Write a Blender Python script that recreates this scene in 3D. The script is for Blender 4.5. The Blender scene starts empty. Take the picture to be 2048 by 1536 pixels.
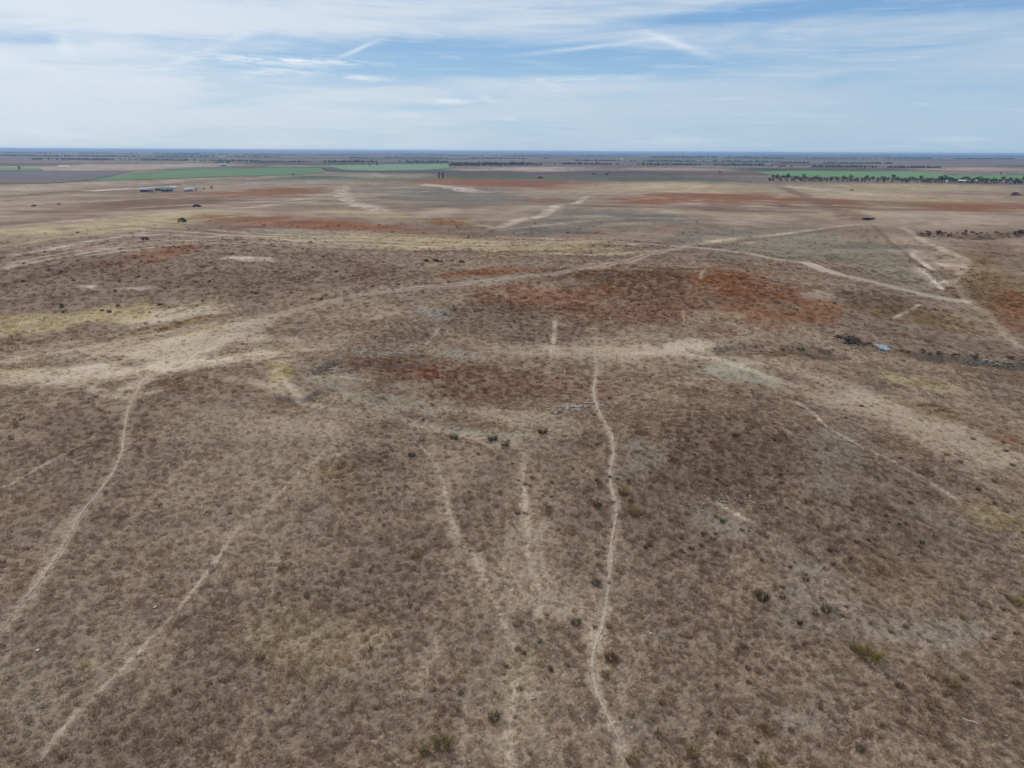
import bpy, bmesh, math, random
import numpy as np
from mathutils import Vector, Matrix, Euler

rng = np.random.default_rng(11)
random.seed(11)
scene = bpy.context.scene
COL = scene.collection

# ------------------------------------------------------------------ camera
H = 26.0
F = 1455.0                       # focal length in pixels of a 2048 wide frame
PITCH = math.atan(466.0 / F)
ROLL = 0.0054
fw = np.array([0, math.cos(PITCH), -math.sin(PITCH)])
r0 = np.array([1.0, 0, 0]); u0 = np.array([0, math.sin(PITCH), math.cos(PITCH)])
rt = r0 * math.cos(ROLL) + u0 * math.sin(ROLL)
up = u0 * math.cos(ROLL) - r0 * math.sin(ROLL)
cam_d = bpy.data.cameras.new('camera'); cam = bpy.data.objects.new('camera', cam_d); COL.objects.link(cam)
cam_d.sensor_width = 36.0; cam_d.lens = 36.0 * F / 2048.0
cam_d.clip_start = 0.5; cam_d.clip_end = 200000.0
M = Matrix(((rt[0], up[0], -fw[0], 0), (rt[1], up[1], -fw[1], 0), (rt[2], up[2], -fw[2], H), (0, 0, 0, 1)))
cam.matrix_world = M
scene.camera = cam
scene.cycles.max_bounces = 4; scene.cycles.diffuse_bounces = 2; scene.cycles.glossy_bounces = 1; scene.cycles.transmission_bounces = 2; scene.cycles.volume_bounces = 0

# ------------------------------------------------------------------ sun, sky, exposure
SUN_AZ, SUN_EL = math.radians(-36), math.radians(41)
sd = Vector((math.sin(SUN_AZ) * math.cos(SUN_EL), math.cos(SUN_AZ) * math.cos(SUN_EL), math.sin(SUN_EL)))
sun_d = bpy.data.lights.new('sun', 'SUN'); sun = bpy.data.objects.new('sun', sun_d); COL.objects.link(sun)
sun_d.energy = 2.3; sun_d.angle = math.radians(1.5); sun_d.color = (1.0, 0.95, 0.88)
sun.rotation_euler = sd.to_track_quat('Z', 'Y').to_euler()
sun.location = sd * 300
scene.view_settings.view_transform = 'Standard'
scene.view_settings.look = 'None'
scene.view_settings.exposure = 0.0
scene.view_settings.gamma = 1.0


def lin(r, g, b, k=1.0):
    f = lambda c: (c / 12.92 if c <= 0.04045 else ((c + 0.055) / 1.055) ** 2.4)
    return np.array([f(r / 255) * k, f(g / 255) * k, f(b / 255) * k])


class NT:
    """small helper for building node trees"""
    def __init__(self, nt): self.nt = nt
    def n(self, t, **kw):
        nd = self.nt.nodes.new(t)
        for k, v in kw.items(): setattr(nd, k, v)
        return nd
    def put(self, sock, v):
        if v is None: return
        if isinstance(v, bpy.types.NodeSocket): self.nt.links.new(v, sock)
        else:
            if hasattr(sock.default_value, '__len__'):
                v = tuple(v)
                if len(sock.default_value) == 4 and len(v) == 3: v = v + (1.0,)
            sock.default_value = v
    def m(self, op, a, b=None, c=None, clamp=False):
        nd = self.n('ShaderNodeMath', operation=op, use_clamp=clamp)
        for i, v in enumerate((a, b, c)): self.put(nd.inputs[i], v)
        return nd.outputs[0]
    def mix(self, f, a, b, blend='MIX'):
        nd = self.n('ShaderNodeMix', data_type='RGBA', blend_type=blend)
        self.put(nd.inputs[0], f); self.put(nd.inputs[6], a); self.put(nd.inputs[7], b)
        return nd.outputs[2]
    def noise(self, vec, scale, detail=4, rough=0.55, dist=0.0):
        nd = self.n('ShaderNodeTexNoise')
        self.put(nd.inputs['Vector'], vec); nd.inputs['Scale'].default_value = scale
        nd.inputs['Detail'].default_value = detail; nd.inputs['Roughness'].default_value = rough
        nd.inputs['Distortion'].default_value = dist
        return nd.outputs['Fac']
    def xyz(self, x, y, z=0.0):
        nd = self.n('ShaderNodeCombineXYZ')
        for i, v in enumerate((x, y, z)): self.put(nd.inputs[i], v)
        return nd.outputs[0]
    def ss(self, v, a, b, lo=0.0, hi=1.0):
        nd = self.n('ShaderNodeMapRange', interpolation_type='SMOOTHSTEP')
        self.put(nd.inputs[0], v); nd.inputs[1].default_value = a; nd.inputs[2].default_value = b
        nd.inputs[3].default_value = lo; nd.inputs[4].default_value = hi
        return nd.outputs[0]


world = bpy.data.worlds.new('World'); scene.world = world; world.use_nodes = True
wt = world.node_tree; wt.nodes.clear(); W = NT(wt)
SKY_STR = 0.1
tc = W.n('ShaderNodeTexCoord'); sep = W.n('ShaderNodeSeparateXYZ'); wt.links.new(tc.outputs['Generated'], sep.inputs[0])
X, Y, Z = sep.outputs
az = W.m('ARCTAN2', X, Y); el = W.m('ARCSINE', Z)
sky = W.n('ShaderNodeTexSky', sky_type='NISHITA', sun_disc=False, sun_elevation=SUN_EL, sun_rotation=SUN_AZ,
          altitude=100.0, air_density=1.0, dust_density=0.6, ozone_density=1.6)
# clear air between the cirrus: a blue that pales towards the horizon
k = 1.0 / SKY_STR
blue = W.mix(W.ss(el, 0.02, 0.20), lin(158, 196, 224, k), lin(112, 162, 214, k))
blue = W.mix(0.15, blue, sky.outputs[0])


def gauss(px, py, rx, ry, tilt=0.0):
    """soft patch of sky; arguments in photo pixels, turned into compass bearing and height above the horizon"""
    def bh(x, y):
        d = fw + rt * ((x - 1024) / F) + up * ((768 - y) / F); d = d / np.linalg.norm(d)
        return math.atan2(d[0], d[1]), math.asin(d[2])
    cx, cy = bh(px, py); sx = (bh(px + rx, py)[0] - bh(px - rx, py)[0]) / 2; sy = (bh(px, py - ry)[1] - bh(px, py + ry)[1]) / 2
    da = W.m('SUBTRACT', az, cx); de = W.m('SUBTRACT', el, cy)
    c, s = math.cos(tilt), math.sin(tilt)
    a = W.m('MULTIPLY_ADD', da, c, W.m('MULTIPLY', de, s)); b = W.m('MULTIPLY_ADD', da, -s, W.m('MULTIPLY', de, c))
    q = W.m('ADD', W.m('POWER', W.m('DIVIDE', a, sx), 2.0), W.m('POWER', W.m('DIVIDE', b, sy), 2.0))
    return W.m('EXPONENT', W.m('MULTIPLY', q, -1.0))


# cirrus: thin streaks stretched along the horizon
pl = W.m('ADD', W.m('MAXIMUM', Z, 0.0), 0.10)
px_, py_ = W.m('DIVIDE', X, pl), W.m('DIVIDE', Y, pl)
vp = W.xyz(px_, W.m('MULTIPLY', py_, 1.0), 0.0)
va = W.xyz(W.m('MULTIPLY', az, 2.6), W.m('MULTIPLY_ADD', el, 20.0, W.m('MULTIPLY', az, -0.9)), 3.0)
vb = W.xyz(W.m('MULTIPLY', az, 7.0), W.m('MULTIPLY_ADD', el, 85.0, W.m('MULTIPLY', az, 1.5)), 7.0)
vc = W.xyz(W.m('MULTIPLY', az, 30.0), W.m('MULTIPLY_ADD', el, 260.0, W.m('MULTIPLY', az, 8.0)), 1.0)
nA = W.noise(va, 1.6, 5, 0.55, 1.2); nB = W.noise(vb, 1.0, 5, 0.6, 0.8); nC = W.noise(vc, 1.0, 4, 0.6, 1.0)
nP = W.noise(vp, 0.7, 5, 0.55, 0.6)
cov = W.m('ADD', W.m('MULTIPLY', W.m('SUBTRACT', nA, 0.5), 1.5), W.m('MULTIPLY', W.m('SUBTRACT', nB, 0.5), 0.7))
cov = W.m('ADD', cov, W.m('MULTIPLY', W.m('SUBTRACT', nP, 0.5), 0.5))
cov = W.m('ADD', cov, 0.72)
for g, wgt in ((gauss(880, 112, 360, 38), -0.85), (gauss(1200, 125, 330, 30, -0.02), -0.7), (gauss(620, 138, 290, 30), -0.5), (gauss(1480, 30, 360, 17, 0.03), -0.85), (gauss(1980, 8, 220, 16), -0.75),
               (gauss(50, 78, 110, 15), -0.6), (gauss(330, 74, 160, 9, 0.03), -0.4), (gauss(1500, 130, 300, 30), -0.22), (gauss(700, 212, 260, 10), -0.3), (gauss(1800, 130, 300, 50), -0.12),
               (gauss(250, 18, 700, 30), 0.55), (gauss(150, 190, 400, 60), 0.4), (gauss(1050, 180, 420, 16, 0.02), 0.3), (gauss(1700, 205, 400, 25), 0.2)):
    cov = W.m('MULTIPLY_ADD', g, wgt, cov)
cov = W.ss(cov, -0.10, 1.05)
# veil colour: white on the sun side, blue grey away from it and towards the horizon
veil = W.mix(W.ss(az, -0.65, 0.6), lin(222, 231, 241, k), lin(181, 202, 223, k))
veil = W.mix(W.m('MULTIPLY', W.ss(el, 0.0, 0.11, 1.0, 0.0), 0.75), veil, W.mix(W.ss(az, -0.65, 0.6), lin(207, 219, 229, k), lin(174, 197, 218, k)))
skyc = W.mix(W.m('MULTIPLY', cov, 0.97), blue, veil)
# brighter wisps
for g, wgt, lo, hi in ((gauss(560, 121, 170, 9), 1.0, 0.34, 0.62), (gauss(560, 143, 75, 7), 0.8, 0.36, 0.62), (gauss(720, 155, 60, 5, -0.05), 0.7, 0.3, 0.6), (gauss(715, 99, 45, 4, 0.40), 0.6, 0.15, 0.5),
                       (gauss(1350, 86, 75, 9, -0.33), 0.6, 0.15, 0.6), (gauss(1180, 94, 140, 4, 0.10), 0.5, 0.2, 0.6), (gauss(900, 202, 50, 5), 0.7, 0.3, 0.55), (gauss(975, 197, 28, 5, -0.2), 0.5, 0.3, 0.6),
                       (gauss(1130, 158, 140, 6, 0.02), 0.5, 0.25, 0.65), (gauss(130, 85, 18, 26), 0.5, 0.1, 0.6), (gauss(370, 120, 90, 10, 0.4), 0.4, 0.2, 0.6), (gauss(490, 70, 40, 8, 0.3), 0.4, 0.2, 0.6)):
    m_ = W.m('MULTIPLY', W.m('MULTIPLY', g, wgt), W.ss(nC, lo, hi))
    skyc = W.mix(m_, skyc, lin(232, 239, 247, k))
streak = W.m('MULTIPLY', W.ss(nB, 0.52, 0.75), 0.25)
skyc = W.mix(streak, skyc, lin(226, 235, 244, k))
bg = W.n('ShaderNodeBackground'); wt.links.new(skyc, bg.inputs[0]); bg.inputs[1].default_value = SKY_STR
wo = W.n('ShaderNodeOutputWorld'); wt.links.new(bg.outputs[0], wo.inputs[0])
world.cycles.sampling_method = 'MANUAL'; world.cycles.sample_map_resolution = 512


# ------------------------------------------------------------------ noise and relief
def _h(ix, iy, seed):
    n = (ix.astype(np.uint32) * np.uint32(374761393) + iy.astype(np.uint32) * np.uint32(668265263) + np.uint32(seed * 974711 & 0xffffffff))
    n = (n ^ (n >> np.uint32(13))) * np.uint32(1274126177)
    n = n ^ (n >> np.uint32(16))
    return (n & np.uint32(0xffff)).astype(np.float32) / 65535.0


def vnoise(x, y, seed=0):
    xf = np.floor(x); yf = np.floor(y)
    ix = xf.astype(np.int64); iy = yf.astype(np.int64)
    fx = (x - xf).astype(np.float32); fy = (y - yf).astype(np.float32)
    fx = fx * fx * (3 - 2 * fx); fy = fy * fy * (3 - 2 * fy)
    a = _h(ix, iy, seed); b = _h(ix + 1, iy, seed); c = _h(ix, iy + 1, seed); d = _h(ix + 1, iy + 1, seed)
    return (a + (b - a) * fx) + ((c + (d - c) * fx) - (a + (b - a) * fx)) * fy


def fbm(x, y, wl, oct=3, seed=0, gain=0.5):
    """-1..1 fractal noise of base wavelength wl metres"""
    v = 0; amp = 1; tot = 0
    for o in range(oct):
        k_ = (2.03 ** o) / wl
        v = v + amp * (vnoise(x * k_ * 0.8 + y * k_ * 0.6 + 17.3 * o, y * k_ * 0.8 - x * k_ * 0.6 + 9.1 * o, seed + o) * 2 - 1)
        tot += amp; amp *= gain
    return v / tot * 1.5


def sst(v, a, b):
    t = np.clip((v - a) / (b - a), 0, 1); return t * t * (3 - 2 * t)


def gs(x, y, cx, cy, sx, sy, rot=0.0):
    c, s = math.cos(rot), math.sin(rot)
    u = (x - cx) * c + (y - cy) * s; v = -(x - cx) * s + (y - cy) * c
    return np.exp(-(u / sx) ** 2 - (v / sy) ** 2)


def h0(x, y):
    x = np.asarray(x, dtype=np.float64); y = np.asarray(y, dtype=np.float64)
    r = np.hypot(x, y)
    z = -10.0 * sst(r + 25 * np.sin(x * 0.012 + 1.0), 140, 760) - 6.0 * sst(r, 500, 1400)
    z = z + 1.8 * gs(x, y, -34, 72, 34, 26) + 2.2 * gs(x, y, 19, 58, 20, 15, -0.2) - 7.0 * gs(x, y, 98, 112, 40, 46)
    z = z + 1.8 * gs(x, y, 45, 138, 60, 30, -0.1) - 2.5 * gs(x, y, 105, 225, 60, 50) - 2.5 * gs(x, y, -75, 125, 70, 30) - 1.5 * gs(x, y, -20, 270, 120, 60)
    z = z - 1.2 * gs(x, y, -4, 76, 16, 14) + 2.5 * gs(x, y, 30, 380, 160, 60)
    near = 1 - sst(r, 500, 1100)
    z = z + near * (1.15 * fbm(x, y, 75, 2, 3) + 0.42 * fbm(x, y, 17, 2, 5) * (1 - sst(r, 200, 420)))
    z = z + (1 - sst(r, 120, 260)) * 0.07 * fbm(x, y, 3.2, 2, 8)
    far = sst(r, 5000, 30000)
    z = z + far * (6 + 10 * fbm(x, y, 9000, 2, 21))
    return z


CAMP = np.array([0.0, 0.0, H])


def cast(px, py, hf):
    """where the sight line through a photo pixel meets the ground"""
    px = np.atleast_1d(np.asarray(px, float)); py = np.atleast_1d(np.asarray(py, float))
    d = fw[None] + rt[None] * ((px - 1024) / F)[:, None] + up[None] * ((768 - py) / F)[:, None]
    d /= np.linalg.norm(d, axis=1)[:, None]
    ts = 12.0 * (45000 / 12.0) ** np.linspace(0, 1, 700)
    x = d[:, 0:1] * ts; y = d[:, 1:2] * ts; z = H + d[:, 2:3] * ts
    below = z < hf(x, y)
    i = np.where(below.any(1), below.argmax(1), 699); i = np.maximum(i, 1)
    lo = ts[i - 1]; hi = ts[i]
    for _ in range(22):
        mid = (lo + hi) / 2
        b = (H + d[:, 2] * mid) < hf(d[:, 0] * mid, d[:, 1] * mid)
        hi = np.where(b, mid, hi); lo = np.where(b, lo, mid)
    return np.stack([d[:, 0] * hi, d[:, 1] * hi], 1)


def smooth_line(p, step):
    p = np.asarray(p, float); out = []
    q = np.vstack([2 * p[0] - p[1], p, 2 * p[-1] - p[-2]])
    for i in range(1, len(q) - 2):
        n = max(2, int(np.linalg.norm(q[i + 1] - q[i]) / step))
        t = np.linspace(0, 1, n, endpoint=False)[:, None]
        out.append(0.5 * (2 * q[i] + (q[i + 1] - q[i - 1]) * t + (2 * q[i - 1] - 5 * q[i] + 4 * q[i + 1] - q[i + 2]) * t ** 2 + (3 * q[i] - q[i - 1] - 3 * q[i + 1] + q[i + 2]) * t ** 3))
    out.append(p[-1:]); return np.vstack(out)


def line_dist(x, y, poly):
    """distance to a polyline, which side, position along it 0..1"""
    best = np.full(x.shape, 1e9); side = np.zeros(x.shape); al = np.zeros(x.shape)
    n = len(poly) - 1
    for i in range(n):
        ax, ay = poly[i]; bx, by = poly[i + 1]; dx, dy = bx - ax, by - ay
        L2 = dx * dx + dy * dy + 1e-9
        t = np.clip(((x - ax) * dx + (y - ay) * dy) / L2, 0, 1)
        d = np.hypot(x - ax - t * dx, y - ay - t * dy)
        s = np.sign((x - ax) * dy - (y - ay) * dx)
        m_ = d < best
        best = np.where(m_, d, best); side = np.where(m_, s, side); al = np.where(m_, (i + t) / n, al)
    return best, side, al


# eroded bank edges (left to right as seen), drop in metres, hollow width
BANKS = []
for pts, drop, wd in (([(1828, 470), (1860, 463), (1900, 467), (1960, 468), (2000, 466), (2060, 463), (2140, 468)], 2.6, 9),
                      ([(1418, 700), (1440, 694), (1500, 690), (1570, 695), (1625, 700), (1668, 699)], 0.6, 4),
                      ([(1610, 709), (1650, 707), (1700, 709)], 0.5, 2.5),
                      ([(1790, 700), (1850, 706), (1890, 707), (1930, 717), (1960, 716), (2000, 722), (2060, 716)], 1.3, 5),
                      ([(560, 790), (605, 797), (622, 785), (640, 778)], 0.5, 2),
                      ([(612, 752), (640, 730), (672, 718), (700, 716)], 0.7, 3),
                      ([(1990, 523), (2048, 527), (2100, 530)], 0.8, 4),
                      ([(720, 722), (780, 728), (860, 724)], 0.5, 3)):
    w_ = cast([p[0] for p in pts], [p[1] for p in pts], h0)
    BANKS.append((smooth_line(w_, 2.0), drop, wd))


def height(x, y):
    x = np.asarray(x, dtype=np.float64); y = np.asarray(y, dtype=np.float64)
    z = h0(x, y)
    for poly, drop, wd in BANKS:
        c = poly.mean(0); R = np.max(np.hypot(*(poly - c).T)) + wd * 4
        m_ = (np.abs(x - c[0]) < R) & (np.abs(y - c[1]) < R)
        if not m_.any(): continue
        xx, yy = x[m_], y[m_]
        xw = xx + 0.8 * drop * fbm(xx, yy, 7.0, 2, 31); yw = yy + 0.8 * drop * fbm(xx, yy, 7.0, 2, 41)
        d, s, al = line_dist(xw, yw, poly)
        sg = d * s
        end = sst(al, 0.0, 0.12) * (1 - sst(al, 0.88, 1.0))
        z[m_] = z[m_] - drop * end * sst(sg, 0.0, 0.9 * drop) * np.exp(-np.maximum(sg - 0.5, 0) / wd)
    # hummocks of the grazed turf
    r = np.hypot(x, y); m_ = r < 170
    if m_.any():
        xx, yy, rr = x[m_], y[m_], r[m_]
        t = (0.050 + 0.02 * sst(rr, 35, 70)) * (1 - sst(rr, 60, 105)) * fbm(xx, yy, 0.24 + 0.0 * rr, 2, 131, .6) + (0.06 * sst(rr, 45, 90)) * (1 - sst(rr, 100, 168)) * fbm(xx, yy, 0.9, 2, 141)
        z[m_] = z[m_] + t
    return z


def P(px, py):
    return cast(px, py, height)


def P1(px, py):
    return P([px], [py])[0]


# ------------------------------------------------------------------ ground cover
C = dict(base=(121, 104, 92), dark=(98, 80, 68), tan=(149, 133, 118), pale=(173, 160, 146), white=(206, 194, 182),
         rust=(121, 83, 61), redrust=(114, 77, 63), orange=(128, 92, 64), brown=(108, 84, 70), grey=(110, 102, 94), olive=(122, 114, 100),
         stone=(128, 121, 113), yellow=(154, 139, 108), ochre=(116, 95, 66), straw=(158, 143, 115), purple=(104, 88, 88), greygreen=(136, 128, 114), pinktan=(152, 134, 122))
C = {k_: lin(*v) for k_, v in C.items()}

# (centre x, centre y, radius x, radius y, tilt, kind, strength) as read off the photograph
PATCH = [
 # far plain
 (250, 333, 290, 6, -1, 'pinktan', .8), (120, 372, 200, 8, -4, 'tan', .7), (430, 358, 190, 6, -3, 'tan', .6), (1060, 338, 160, 5, 0, 'pinktan', .8), (1130, 352, 80, 4, 0, 'purple', .9), (1380, 354, 170, 5, 1, 'purple', .5),
 (1380, 338, 160, 4, 0, 'pinktan', .5), (1960, 338, 160, 4, 0, 'pinktan', .9), (1700, 336, 200, 3, 0, 'brown', .5), (780, 352, 110, 6, 0, 'pinktan', .5), (600, 365, 130, 6, -2, 'greygreen', .5),
 (1800, 375, 280, 9, 0, 'straw', .6),
 # middle distance
 (1020, 368, 200, 10, 1, 'rust', 1), (900, 391, 215, 22, 2, 'grey', .85), (300, 409, 190, 13, -2, 'brown', .9), (540, 384, 140, 9, -2, 'rust', .8), (150, 425, 170, 10, -3, 'brown', .35),
 (240, 448, 350, 17, -5, 'straw', .9), (60, 400, 100, 12, -3, 'tan', .4), (610, 446, 230, 15, 3, 'rust', 1), (500, 456, 110, 6, -6, 'brown', .7), (895, 445, 55, 7, 2, 'orange', 1), (960, 456, 40, 4, 2, 'brown', .6),
 (1430, 394, 200, 13, 1, 'rust', 1), (1300, 403, 80, 7, -2, 'rust', .9), (1640, 402, 110, 8, 3, 'rust', .7), (1950, 411, 150, 13, 3, 'rust', 1), (1780, 407, 100, 6, 2, 'ochre', .5), (1080, 400, 70, 5, 0, 'rust', .45), (1120, 385, 120, 6, 0, 'tan', .55),
 (1350, 375, 210, 10, 0, 'straw', .8), (1760, 392, 240, 10, 2, 'straw', .6), (1720, 431, 90, 11, 2, 'straw', 1), (1860, 438, 200, 17, 2, 'tan', .8), (1240, 437, 230, 20, 0, 'grey', .85), (1200, 432, 60, 4, 0, 'tan', .6), (1270, 447, 70, 3, -2, 'tan', .55), (700, 425, 120, 9, 2, 'straw', .5),
 (820, 486, 350, 20, 2, 'straw', .95), (1120, 492, 110, 9, -4, 'straw', .6), (600, 470, 130, 9, 3, 'greygreen', .6), (1200, 490, 70, 8, -12, 'ochre', .35), (310, 509, 95, 12, -9, 'rust', .95), (180, 530, 130, 10, -12, 'brown', .45), (900, 470, 120, 5, 2, 'brown', .35),
 (960, 545, 100, 8, -4, 'rust', .55), (720, 548, 130, 12, -3, 'brown', .45), (500, 517, 55, 4, 1, 'pale', .75), (175, 573, 28, 3, 0, 'pale', .6), (262, 577, 38, 3, -4, 'pale', .6), (520, 560, 190, 20, 0, 'dark', .25),
 (1610, 492, 170, 30, 5, 'olive', .85), (1780, 540, 90, 35, 12, 'olive', .6), (1900, 525, 40, 12, 0, 'pale', .45), (1840, 510, 60, 10, 8, 'tan', .6), (1860, 552, 40, 14, 30, 'pale', .45), (1420, 470, 110, 10, -4, 'grey', .6),
 (1300, 575, 220, 46, 3, 'brown', .85), (1500, 590, 135, 62, 8, 'rust', .6), (1560, 640, 100, 25, 5, 'orange', .3), (1430, 560, 60, 25, 0, 'orange', .3), (1300, 630, 170, 24, 2, 'redrust', .5), (1640, 617, 60, 13, 5, 'orange', .6), (1640, 590, 35, 10, 0, 'tan', .6), (1120, 588, 130, 26, 0, 'rust', .6),
 (1960, 560, 110, 65, 20, 'ochre', .45), (1860, 640, 120, 24, 8, 'ochre', .6), (2020, 620, 60, 50, 20, 'rust', .45), (1980, 500, 80, 22, 10, 'brown', .5), (1760, 600, 110, 20, 12, 'dark', .45),
 (1000, 645, 220, 42, 0, 'dark', .55), (1250, 703, 200, 17, 2, 'tan', .85), (1490, 745, 90, 24, 15, 'greygreen', .85), (1380, 690, 60, 12, 0, 'pale', .5), (1580, 705, 130, 14, 2, 'dark', .6),
 (1760, 815, 290, 32, 19, 'tan', .65), (1900, 880, 200, 24, 24, 'tan', .6), (1830, 765, 90, 14, 10, 'yellow', .45), (1860, 820, 70, 16, 12, 'ochre', .5), (2020, 880, 60, 22, 15, 'orange', .4),
 (900, 755, 210, 42, 2, 'brown', .8), (860, 748, 50, 20, 0, 'redrust', .6), (1060, 775, 220, 34, 3, 'brown', .7), (680, 760, 75, 18, 0, 'greygreen', .6), (760, 800, 150, 15, 5, 'greygreen', .5), (870, 628, 48, 12, 8, 'stone', .9), (930, 712, 60, 10, 4, 'stone', .5),
 (1200, 640, 60, 16, 0, 'brown', .4),
 # pale saddle on the left
 (140, 640, 270, 24, -5, 'straw', .7), (360, 630, 120, 12, -8, 'pale', .6), (340, 655, 110, 9, -11, 'ochre', .9), (110, 690, 150, 14, -6, 'brown', .5), (330, 705, 300, 46, -6, 'tan', .95), (330, 712, 250, 30, -6, 'pale', .2), (480, 655, 120, 20, -12, 'pale', .5), (90, 755, 190, 22, -3, 'pale', .4), (560, 745, 32, 26, 0, 'yellow', .7), (380, 725, 160, 22, -4, 'pale', .5),
 (380, 770, 110, 14, 3, 'brown', .45), (560, 775, 130, 12, 10, 'tan', .55), (470, 700, 50, 12, -8, 'brown', .5), (200, 720, 70, 8, -4, 'brown', .35), (420, 660, 70, 8, -12, 'straw', .5), (20, 745, 50, 8, 0, 'yellow', .5),
 # near slope
 (130, 850, 180, 55, 0, 'dark', .4), (560, 880, 260, 60, 0, 'tan', .25), (620, 1270, 130, 70, 0, 'yellow', .45), (650, 945, 62, 20, -10, 'ochre', .75), (680, 985, 50, 20, 0, 'ochre', .4), (760, 930, 90, 45, 0, 'dark', .5),
 (900, 860, 110, 16, 10, 'stone', .6), (1010, 830, 150, 16, 3, 'tan', .5), (960, 870, 130, 16, 8, 'greygreen', .5), (1050, 1020, 60, 110, 0, 'tan', .35), (1140, 1210, 110, 50, 0, 'tan', .6), (1000, 1230, 90, 90, 0, 'tan', .5), (900, 940, 70, 60, 0, 'tan', .4), (1060, 1110, 60, 90, 0, 'tan', .5), (1010, 1450, 90, 90, 0, 'tan', .4), (500, 1000, 200, 90, -20, 'tan', .3), (560, 850, 200, 40, 0, 'tan', .45), (1050, 1340, 40, 60, 0, 'yellow', .45), (1100, 855, 90, 22, 0, 'greygreen', .45),
 (1400, 880, 200, 70, 6, 'dark', .65), (1330, 1000, 210, 80, 10, 'dark', .4), (1600, 1010, 200, 60, 15, 'dark', .5), (1850, 1000, 150, 60, 20, 'dark', .35), (1180, 1420, 200, 90, 0, 'tan', .15), (1400, 1280, 220, 90, 10, 'dark', .35), (1850, 1400, 200, 80, 15, 'dark', .3),
 (1660, 900, 62, 60, 10, 'stone', .75), (1440, 1050, 62, 20, 15, 'stone', .8), (1275, 905, 45, 26, 5, 'stone', .75), (1250, 950, 45, 14, 0, 'stone', .5), (1630, 1160, 55, 36, 20, 'stone', .6), (1800, 1262, 190, 34, 4, 'stone', .75), (1640, 1205, 90, 26, 10, 'stone', .6), (1310, 1270, 40, 14, 0, 'stone', .6), (1870, 1030, 60, 20, 15, 'stone', .5), (1640, 1440, 90, 24, 0, 'stone', .35), (1260, 1450, 60, 24, 0, 'stone', .35),
 (1990, 1035, 80, 20, 14, 'yellow', .8), (1800, 1160, 110, 50, 15, 'ochre', .4), (1470, 780, 180, 20, 0, 'brown', .3), (330, 1100, 160, 80, -30, 'tan', .18), (250, 1300, 60, 110, -40, 'tan', .3), (170, 1330, 30, 16, 0, 'yellow', .5),
 (780, 1180, 200, 120, 0, 'dark', .25), (330, 1440, 220, 80, 0, 'dark', .3),
]
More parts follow.
